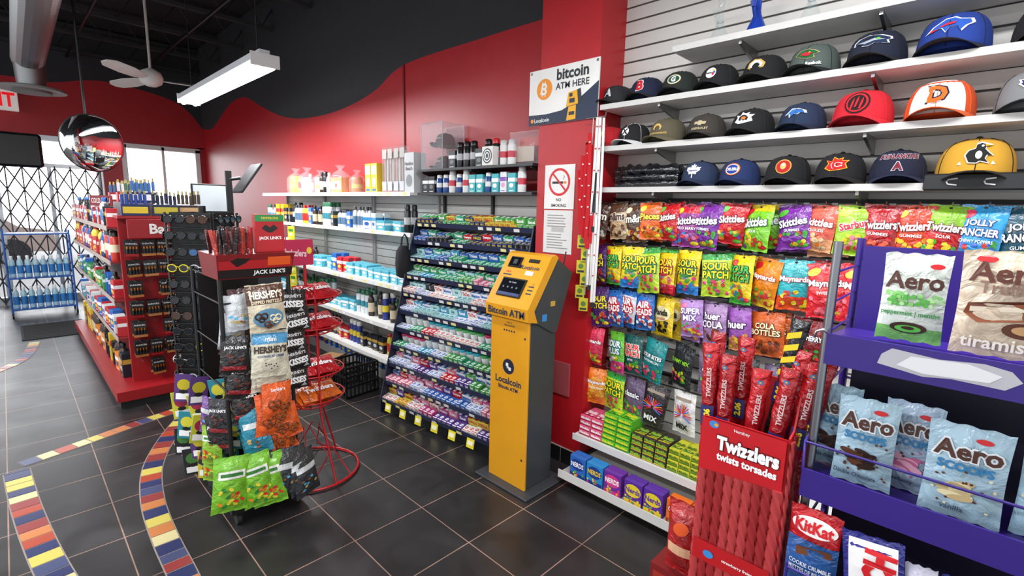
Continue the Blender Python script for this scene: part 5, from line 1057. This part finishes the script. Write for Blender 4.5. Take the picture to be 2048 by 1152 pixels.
# ------------------------------------------------------------------ crates, boxes
def crate(loc,rz):
    o=thing('milk_crate','black plastic milk crate on the floor by the shelving','crate',loc,rz); m=M('#121214','plain',.45); mb=MB(); s=.165
    for z in(0,.09,.18,.26):
        for a in((-s,s,-s,-s+.01),(-s,s,s-.01,s),(-s,-s+.01,-s,s),(s-.01,s,-s,s)): mb.box(*a,z,z+.02,m)
    for k in range(9):
        x=-s+k*(2*s-.01)/8
        for a in((x,x+.01,-s,-s+.01),(x,x+.01,s-.01,s),(-s,-s+.01,x,x+.01),(s-.01,s,x,x+.01)): mb.box(*a,0,.27,m)
    mb.box(-s,s,-s,s,0,.008,m); part('crate_body',mb,o)
crate((2.04,3.95,0),.1)
mb=MB(); mb.box(-.12,.12,-.1,.1,0,.2,card('#a8835a')); mb.add([(-.12,-.1,.2),(.12,-.1,.2),(.14,-.17,.25),(-.13,-.17,.24)],[(0,1,2,3)],card('#b8936a')); thing('cardboard_box','open brown cardboard box on the floor by the shelving','box',(2.06,4.42,0),.4,mb=mb)
# ------------------------------------------------------------------ counter, monitors
cb=thing('dark_cabinet','dark counter cabinet partly hidden behind the racks','cabinet',(1.62,5.4,0))
mb=MB(); mb.rbox(-.2,.3,-.25,.35,0,1.35,M('#2c2d31','paint'),.01); part('cabinet_body',mb,cb)
mb=MB(); mb.box(-.21,.31,-.26,.36,1.351,1.375,M('#3a3b40')); part('cabinet_top',mb,cb)
mo=thing('tilted_monitor','black touch monitor tilted on an upright arm','monitor',(1.52,5.25,1.376))
mb=MB(); mb.rbox(-.1,.1,-.08,.08,0,.015,BLACK,.005); mb.box(-.025,.025,.0,.03,.015,.56,BLACK); mb.tube([(0,.015,.48),(.1,.0,.5)],.016,BLACK,8); part('stand',mb,mo)
mb=MB(); mb.T=Matrix.Translation((.16,0,.50))@Matrix.Rotation(rad(35),4,'Y'); mb.rbox(-.012,.012,-.14,.14,-.17,.17,M('#0e0e10','plain',.5),.006); part('screen_panel',mb,mo,'thin tilted black screen')
mo=thing('counter_monitor','flat black-framed monitor showing a pale screen','monitor',(1.47,5.62,1.3755),.1)
mb=MB(); mb.rbox(-.1,.1,-.06,.06,0,.012,BLACK,.004); mb.box(-.015,.015,-.01,.01,.01,.2,BLACK); part('stand',mb,mo)
mb=MB(); mb.rbox(-.19,.19,-.012,.012,.16,.44,BLACK,.006); mb.rect(-.175,.175,.175,.425,M('#aeb6ba','plain',.2,0,.1),None,-.012,.001); part('screen_panel',mb,mo)
# convex mirror
cm=thing('convex_security_mirror','round convex security mirror hanging from the ceiling','mirror',(.66,6.3,2.17),.35)
mb=MB(); mb.T=Matrix.Rotation(PI/2,4,'X'); mb.lathe([(.265,-.01),(.27,.0),(.262,.008)],M('#28282a'),32); part('rim',mb,cm,'dark rim')
mb=MB(); mb.T=Matrix.Rotation(PI/2,4,'X'); mb.lathe([(.262*math.cos(rad(a)),.008+.07*math.sin(rad(a))) for a in(0,15,30,45,60,75,87)],M('#f2f4f6','metal',.03),32); part('mirror_dome',mb,cm,'polished mirror dome')
mb=MB(); mb.tube([(0,.03,0),(0,.08,.3),(0,.08,CZ-2.17)],.01,BLACK); part('hanging_rod',mb,cm)
# tv
tv=thing('hanging_television','flat black television hanging near the doors seen from behind','television',(-.02,9.3,2.25))
mb=MB(); mb.T=Matrix.Rotation(PI/2,4,'X'); mb.rbox(-.46,.46,-.22,.22,-.05,.05,BLACK,.06,5); part('television_body',mb,tv)
mb=MB(); mb.tube([(0,.0,.2),(0,0,CZ-2.25)],.018,BLACK); part('ceiling_pole',mb,tv)
# blue cart with bottled water
bc=thing('blue_wire_cart','blue metal shelf cart with bottled water by the doors','cart',(.28,9.6,0)); BB=M('#1f5aa8','paint')
for x in(-.33,.33):
    for y in(-.2,.2):
        mb=MB(); mb.tube([(x,y,.05),(x,y,1.2)],.012,BB,6); part('post',mb,bc)
        mb=MB(); mb.T=Matrix.Translation((x,y,.03))@Matrix.Rotation(PI/2,4,'Y'); mb.lathe([(.03,-.01),(.03,.01)],BLACK,12); part('caster_wheel',mb,bc)
for z in(.12,.55,1.15):
    mb=MB(); mb.box(-.34,.34,-.21,.21,z-.02,z,BB); part('cart_shelf',mb,bc)
wb=g_bottle('#a8d0e0','#e8f0f4',.033,.22,'pale blue water bottle on the cart',False,'water_bottle',cn='#2a7ac0'); wb.o['group']='water bottles on the blue cart'
for z in(.1205,.5505):
    for i in range(8):
        for j in range(2): wb.put((-.0+i*.08,9.5+j*.09,z),0,scale=(1,1,1.3))
# floor mat
mb=MB(); mb.rbox(-.3,.3,-.45,.45,0.0005,.012,M('#3a3c3c','fabric'),.004)
for k in range(14): mb.box(-.28,.28,-.42+k*.062,-.40+k*.062,.012,.015,M('#26282a','fabric'))
thing('floor_mat','dark ribbed rubber floor mat on the tiles','mat',(.30,8.3,0),mb=mb)
# ------------------------------------------------------------------ purple chocolate rack
PU=M('#35207c','paint',.35); PUD=M('#14102a','paint',.5)
pr=thing('purple_chocolate_rack','purple metal wire floor rack with chocolate bars','display rack',(1.2,0,0),WR)
for x in(-.225,.42):
    for yy in(0,.25): mb=MB(); mb.tube([(x,yy,0),(x,yy,1.60)],.009,M('#8a8c92','metal') if x<0 and yy==0 else PU,8); part('upright',mb,pr,'tubular upright')
mb=MB()
for z in[.3+.065*k for k in range(20)]: mb.wires([((-.225,.0,z),(-.225,.25,z))],.003,PU,4)
for x in[-.225+.043*k for k in range(16)]: mb.wires([((x,.25,.3),(x,.25,1.58))],.003,PU,4)
for z in[.35+.1*k for k in range(13)]: mb.wires([((-.225,.25,z),(.42,.25,z))],.003,PU,4)
part('wire_grid',mb,pr)
mb=MB(); mb.box(-.21,.42,.2,.215,1.35,1.585,PU); mb.box(-.20,.42,.19,.2,.72,1.38,PUD); part('back_panel',mb,pr)
mb=MB(); mb.loft([[(-.22,-.02,1.40),(.42,-.02,1.40),(.42,.2,1.38),(-.22,.2,1.38)],[(-.22,-.02,1.407),(.42,-.02,1.407),(.42,.2,1.387),(-.22,.2,1.387)]],PU); mb.box(-.22,.42,-.026,-.02,1.345,1.41,PU); part('product_shelf',mb,pr)
mb=MB(); mb.poly([(-.13,1.368),(-.06,1.358),(-.02,1.364),(.05,1.362),(.07,1.38),(.055,1.396),(.02,1.402),(-.04,1.396),(-.11,1.402),(-.125,1.388)],M('#b9b7be'),None,-.026,.001); mb.poly([(-.1,1.372),(-.06,1.364),(.03,1.370),(.045,1.385),(.0,1.397),(-.08,1.393)],M('#e2e0e4'),None,-.026,.002); part('torn_label',mb,pr,'torn white paper label residue')
mb=MB(); mb.box(-.235,.42,-.015,.15,1.08,1.087,PU); mb.box(-.235,.42,-.021,-.015,1.035,1.10,PU); mb.tube([(-.235,-.015,1.16),(.42,-.015,1.16)],.003,PU,5); mb.tube([(-.235,-.015,1.095),(-.235,-.015,1.16),(-.235,.2,1.21)],.004,PU,5); part('product_shelf',mb,pr)
mb=MB(); mb.box(-.235,.42,-.04,.15,.70,.707,PU); mb.box(-.235,.42,-.046,-.04,.67,.75,PU); mb.wires([((-.235,-.045,z),(.42,-.045,z)) for z in(.78,.81,.84,.87)],.003,PU); mb.wires([((x,-.045,.7),(x,-.045,.88)) for x in[-.235+.06*k for k in range(11)]],.003,PU); part('product_shelf',mb,pr)
mb=MB(); mb.tube([(-.24,-.035,1.40),(-.235,-.045,1.415),(-.225,-.04,1.42),(-.22,-.02,1.41)],.003,M('#c8c8cc','metal'),6); part('steel_hook',mb,pr,'bright steel hook')
def choc(w,h,base,draw,label,x,y,z,rz=0,bands=(),d=.026,tilt=0):
    mb,sf=bagform(w,h,d,foil(base),bands,12,18,.05,.0022); draw(mb,sf,w,h); thing('chocolate_pouch',label,'chocolate bar',(1.2+y,-x,z+h),WR+rz,mb=mb,group='chocolate bars on the purple rack',ry=tilt)
def a1(mb,sf,w,h):
    mb.text('Aero',0,-h*.30,.034,card('#4a2418'),w=w*.86,bold=.03,surf=sf,eps=.004); mb.disc(.03,-h*.13,.011,.005,card('#c8141e'),sf,0,.002)
    dots(mb,sf,60,[card('#5ab848'),card('#8ad070'),card('#b8e4a8')],-w*.44,w*.44,-h*.58,-h*.44,.004,.002); mb.text('peppermint | menthe',0,-h*.68,.012,card('#3a9a4a'),w=w*.88,bold=.02,surf=sf,eps=.003); mb.disc(0,-h*.84,w*.28,h*.065,card('#3a2014'),sf,0,.002); mb.disc(0,-h*.85,w*.2,h*.04,card('#5ab848'),sf,0,.003); mb.disc(0,-h*.84,w*.1,h*.02,card('#3a2014'),sf,0,.004)
def a2(mb,sf,w,h):
    mb.text('Aero',0,-h*.2,.036,card('#5a2a1c'),w=w*.8,bold=.03,surf=sf,eps=.004); mb.text('Truffle',0,-h*.34,.022,card('#8a6a5a'),w=w*.55,surf=sf,eps=.003); mb.disc(-.03,-h*.08,.014,.006,card('#c8141e'),sf,0,.002)
    mb.poly([(-.045,-h*.5),(.03,-h*.44),(.052,-h*.5),(.045,-h*.62),(-.03,-h*.68),(-.05,-h*.6)],card('#8a4a2a'),sf,0,.003); mb.poly([(-.042,-h*.53),(.045,-h*.49),(.045,-h*.53),(-.042,-h*.58)],card('#f0e0c8'),sf,0,.004); mb.poly([(-.045,-h*.5),(.03,-h*.44),(.052,-h*.49),(-.04,-h*.53)],card('#5a2c1a'),sf,0,.0045); mb.disc(.03,-h*.72,.028,.014,card('#5a2c18'),sf,0,.002); mb.disc(.032,-h*.715,.018,.008,card('#c89a6a'),sf,0,.0034)
    mb.text('tiramisu',0,-h*.87,.022,card('#f8f0e4'),w=w*.78,bold=.02,surf=sf,eps=.003)
def a3(cc,extra,sub,lc='#4a2418'):
    def f(mb,sf,w,h):
        mb.text('Aero',0,-h*.25,.034,card(lc),w=w*.84,bold=.03,surf=sf,eps=.004,out=card('#e8eef2')); mb.text('SCOOPS',0,-h*.42,.017,card('#2a7ab0'),w=w*.68,bold=.04,surf=sf,eps=.003); mb.disc(.02,-h*.12,.012,.005,card('#c8141e'),sf,0,.002)
        for q in range(9):
            mb.disc(-.006+random.uniform(-.018,.018),-h*(.60+.018*q),w*.16,h*.035,card(cc if q%2 else extra),sf,0,.002+q*.0003,12,2,random.uniform(-.4,.4))
        dots(mb,sf,22,[card(cc),card('#5a3018')],-w*.44,w*.44,-h*.88,-h*.45,.0025,.002); mb.text(sub,-.01,-h*.87,.010,card('#3a4a5a'),w=w*.7,bold=.02,surf=sf,eps=.006)
    return f
choc(.103,.172,'#dfe6dc',a1,'white and green mint chocolate pouch with bubbles',-.095,.02,1.412,bands=((.0,.14,foil('#7cc060')),))
choc(.125,.187,'#d4c0a8',a2,'cream tiramisu chocolate pouch',.03,.0,1.412)
choc(.11,.175,'#d4c0a8',a2,'cream tiramisu chocolate pouch',.16,.01,1.412)
choc(.09,.19,'#9dbfd2',a3('#4a2c1c','#2c1810','double chocolate'),'light blue chocolate scoops pouch',-.20,.07,1.089,.1)
choc(.105,.19,'#a4c2d2',a3('#5a3420','#2c1810','Double Chocolate'),'light blue double chocolate scoops pouch',-.135,.015,1.089,.05)
choc(.095,.19,'#a8bfd6',a3('#d06a98','#f0b0c8','strawberry'),'blue and pink strawberry scoops pouch',-.065,.06,1.089,-.05)
choc(.118,.185,'#a4c2d2',a3('#e8dcb0','#c8b080','vanilla'),'light blue vanilla scoops pouch',.02,.01,1.089)
choc(.11,.18,'#9dbfd2',a3('#e8dcb0','#c8b080','vanilla'),'light blue vanilla scoops pouch',.145,.03,1.089)
def kk(mb,sf,w,h):
    mb.disc(0,-h*.16,w*.44,h*.09,card('#f4f0ee'),sf,0,.0015,20,4); mb.text('KitKat',0,-h*.16,.028,card('#c8141e'),w=w*.74,bold=.04,surf=sf,eps=.004)
    mb.rect(-w*.49,w*.49,-h*.95,-h*.3,foil('#2a5a9c'),sf,0,.001,8); mb.poly([(-.03,-h*.38),(.035,-h*.33),(.04,-h*.39),(-.028,-h*.46)],card('#6a3a20'),sf,0,.004); mb.text('COOKIE CRUMBLE',0,-h*.54,.010,card('#e8ecf4'),w=w*.8,surf=sf,eps=.003); mb.text('MIETTES DE BISCUITS',0,-h*.60,.010,card('#e8ecf4'),w=w*.8,surf=sf,eps=.003); mb.disc(0,-h*.78,.034,.02,card('#7a4a28'),sf,0,.003)
choc(.10,.24,'#b8141e',kk,'red and blue wafer bar pouch',-.195,-.02,.775)
def cr(mb,sf,w,h):
    mb.rect(-w*.38,w*.40,-h*.95,-h*.05,card('#f2f0f0'),sf,0,.0015,8); mb.text('CRUNCH',.004,-h*.5,.055,card('#c8141e'),w=h*.8,bold=.06,rot=PI/2-.12,surf=sf,eps=.004)
choc(.105,.25,'#2a2a7c',cr,'blue and white crisped rice bar with red letters',-.095,-.03,.76,0,tilt=-.12)
for k in range(5): choc(.05,.23,'#28307c' if k%2 else '#c8c6d8',lambda mb,sf,w,h:(mb.rect(-w*.4,w*.4,-h*.6,-h*.3,card('#c8141e'),sf,0,.0015,4),mb.disc(0,-h*.8,.016,.02,card('#6a3a20'),sf,0,.002)),'slim blue and white chocolate bar',-.015+k*.055,-.015+.01*(k%2),.75,tilt=-.08)
# ------------------------------------------------------------------ licorice floor display
tz=thing('licorice_floor_display','tall red cardboard floor display of licorice twists','floor display',(1.17,.36,0),WR)
RB=card('#b0141c'); RB2=card('#8e1016')
mb=MB()
mb.box(-.095,.095,.0,.004,.0,1.155,RB); mb.box(-.095,.095,.14,.144,0,1.25,RB)
mb.box(-.099,-.095,0,.144,0,1.15,RB2)
mb.prism([(0,0),(0,1.16),(.03,1.17),(.06,1.26),(.144,1.27),(.144,0)],.095,.099,RB)
mb.box(-.095,.095,0,.144,0,.01,RB2); part('cardboard_bin',mb,tz)
mb=MB(); ropeA=card('#9a2226'); ropeB=card('#b43a3c')
def rope(mb,x0,y0,z0,z1,ang,r=.0105,flat=.35):
    n=12; rings=[]; N=int((z1-z0)/.006); dx=math.sin(ang);dz=math.cos(ang)
    for i in range(N+1):
        t=z0+(z1-z0)*i/N; tw=i*.32
        rings.append([(x0+dx*(t-z0)+r*(1+.28*math.cos(3*(2*PI*j/n)-tw*3))*math.cos(2*PI*j/n),y0-r*flat*(1+.28*math.cos(3*(2*PI*j/n)-tw*3))*max(-.2,math.sin(2*PI*j/n)),z0+dz*(t-z0)) for j in range(n)])
    mb.loft(rings,random.choice((ropeA,ropeB)),True)
for k in range(9): rope(mb,-.086+k*.0215,-.001,.62,1.03,0,.0105,.55)
mb.T=Matrix.Translation((.099,.07,0))@Matrix.Rotation(PI/2,4,'Z')
for k in range(6): rope(mb,-.058+k*.0215,-.001,.62,1.15+.008*k,0,.0105,.55)
mb.T=Matrix()
mb.poly([(-.095,1.02),(.095,1.035),(.095,1.155),(-.095,1.155)],card('#c4141e'),None,-.0085,.001)
mb.text('Twizzlers',.015,1.102,.036,card('#ffffff'),w=.14,bold=.05,y=-.0085,eps=.0035,out=card('#7c0c12')); mb.text('twists torsades',.015,1.068,.020,card('#ffffff'),w=.135,bold=.04,y=-.0085,eps=.0035)
mb.disc(-.065,1.143,.012,.009,card('#3a8ad0'),None,-.0085,.002); mb.disc(-.06,1.143,.005,.004,card('#e8a020'),None,-.0085,.0028); mb.text('Hershey',-.0,1.142,.010,card('#e8e8e8'),y=-.0085,eps=.002); mb.poly([(-.09,.775),(.09,.775),(.09,.83),(-.09,.83)],card('#b8141c'),None,-.0085,.001); mb.disc(-.05,.80,.013,.010,card('#3a8ad0'),None,-.0085,.003); mb.text('strawberry fraise',.02,.80,.010,card('#ffffff'),y=-.0085,eps=.003)
part('printed_panel',mb,tz,'rope candy print and white lettering')
def stick(loc,rz,rx,ry,col,label):
    mb=MB(); m=foil(col); L0=.66; rr_=[]; W=.019
    for i in range(25):
        t=i/24; f=.15 if i in(0,24) else (.7 if i in(1,23) else 1); w=W if 0<i<24 else W*1.15
        rr_.append([(w*math.cos(a)*(1+.10*math.sin(t*47)),.015*f*math.sin(a)*(1+.25*math.sin(t*31+a*2)),t*L0) for a in[2*PI*j/12 for j in range(12)]])
    mb.loft(rr_,m,True); sf=lambda x,z:-.0175*math.sqrt(max(0,1-(x/.026)**2))
    yb=col=='#1c1c1e'
    mb.rect(-.015,.015,.455,.505,card('#2a2c6c'),sf,0,.0025,6); mb.text('2.06',0,.48,.016,card('#f0e030'),w=.042,bold=.05,rot=PI/2,surf=sf,eps=.005)
    if yb:
        for q in range(4): mb.poly([(-.015,.52+q*.03),(.015,.535+q*.03),(.015,.55+q*.03),(-.015,.535+q*.03)],card('#e8d020'),sf,0,.003)
    else:
        mb.text('TWIZZLERS',.002,.565,.011,card('#e0c8c8'),w=.075,bold=.03,rot=PI/2,surf=sf,eps=.004); mb.disc(0,.632,.007,.005,card('#3a7ab0'),sf,0,.003); mb.disc(0,.632,.003,.002,card('#e8a020'),sf,0,.004)
    thing('licorice_pack',label,'candy pack',loc,rz,mb=mb,rx=rx,ry=ry,group='tall licorice packs in the floor display')
random.seed(95)
for x,y,z,rx,ry,c in((-.074,.03,.70,-.02,-.05,'#b0161e'),(-.05,.035,.68,0,-.02,'#a0141c'),(-.02,.04,.66,0,.05,'#b81a22'),(.015,.04,.68,0,.09,'#a8141c'),(.045,.05,.70,0,.11,'#b0161e'),(-.068,.08,.72,0,-.07,'#981218'),(-.04,.085,.72,0,.0,'#a8141c'),(-.01,.10,.79,0,.13,'#1c1c1e'),(.025,.09,.72,0,.10,'#b0161e'),(.055,.10,.72,0,.13,'#a0141c')):
    stick((1.17+y,.36-x,z-.03),WR+random.uniform(-.3,.3),rx,ry,c,'long red licorice pack standing in the display' if c!='#1c1c1e' else 'long black and yellow candy pack in the display')
mb,sf=bagform(.1,.22,.06,foil('#a81a1c')); mb.disc(0,-.07,.024,.018,card('#d8541c'),sf,0,.002,16,3,.5); mb.rect(-.035,.035,-.15,-.12,card('#e0b08c'),sf,0,.002); thing('red_snack_bag','red crinkled snack bag beside the licorice display','snack bag',(1.27,.52,.84),WR,mb=mb)
mb=MB(); mb.box(-.07,.07,0,.1,0,.618,card('#7a1418')); mb.rect(-.06,.06,.45,.6,card('#a02c20'),None,0,.001); thing('floor_display_carton','dark red cardboard floor carton below the snack bag','carton',(1.25,.535,0),WR,mb=mb)
for P in GL: P.done()
for p in [PY,PG,B1,B2,wb,HOOK,YS]+LB+CA: p.done()
# ------------------------------------------------------------------ world & camera
w=bpy.data.worlds.new('World'); SC.world=w; w.use_nodes=True; nt=w.node_tree; bg=nt.nodes['Background']; L=nt.links.new
# overcast sky: brighter over the open lot beyond the shop front (+Y)
tc=nt.nodes.new('ShaderNodeTexCoord'); sp=nt.nodes.new('ShaderNodeSeparateXYZ'); L(tc.outputs['Generated'],sp.inputs[0])
mr=nt.nodes.new('ShaderNodeMapRange'); mr.inputs['From Min'].default_value=.6; mr.inputs['From Max'].default_value=.95; mr.inputs['To Min'].default_value=1.1; mr.inputs['To Max'].default_value=6
L(sp.outputs['Y'],mr.inputs['Value']); L(mr.outputs[0],bg.inputs[1])
bg.inputs[0].default_value=(.95,.97,1,1)
SC.view_settings.view_transform='Standard'; SC.view_settings.exposure=0.1
cam=bpy.data.cameras.new('camera'); cam.sensor_width=36; cam.lens=980/2048*36; cam.clip_start=.05
co=bpy.data.objects.new('camera',cam); link(co)
co.matrix_world=Matrix.Translation((0,0,1.65))@(Matrix.Rotation(rad(-45.9),4,'Z')@Matrix.Rotation(rad(80.8),4,'X')@Matrix.Rotation(rad(1.45),4,'Z'))
SC.camera=co
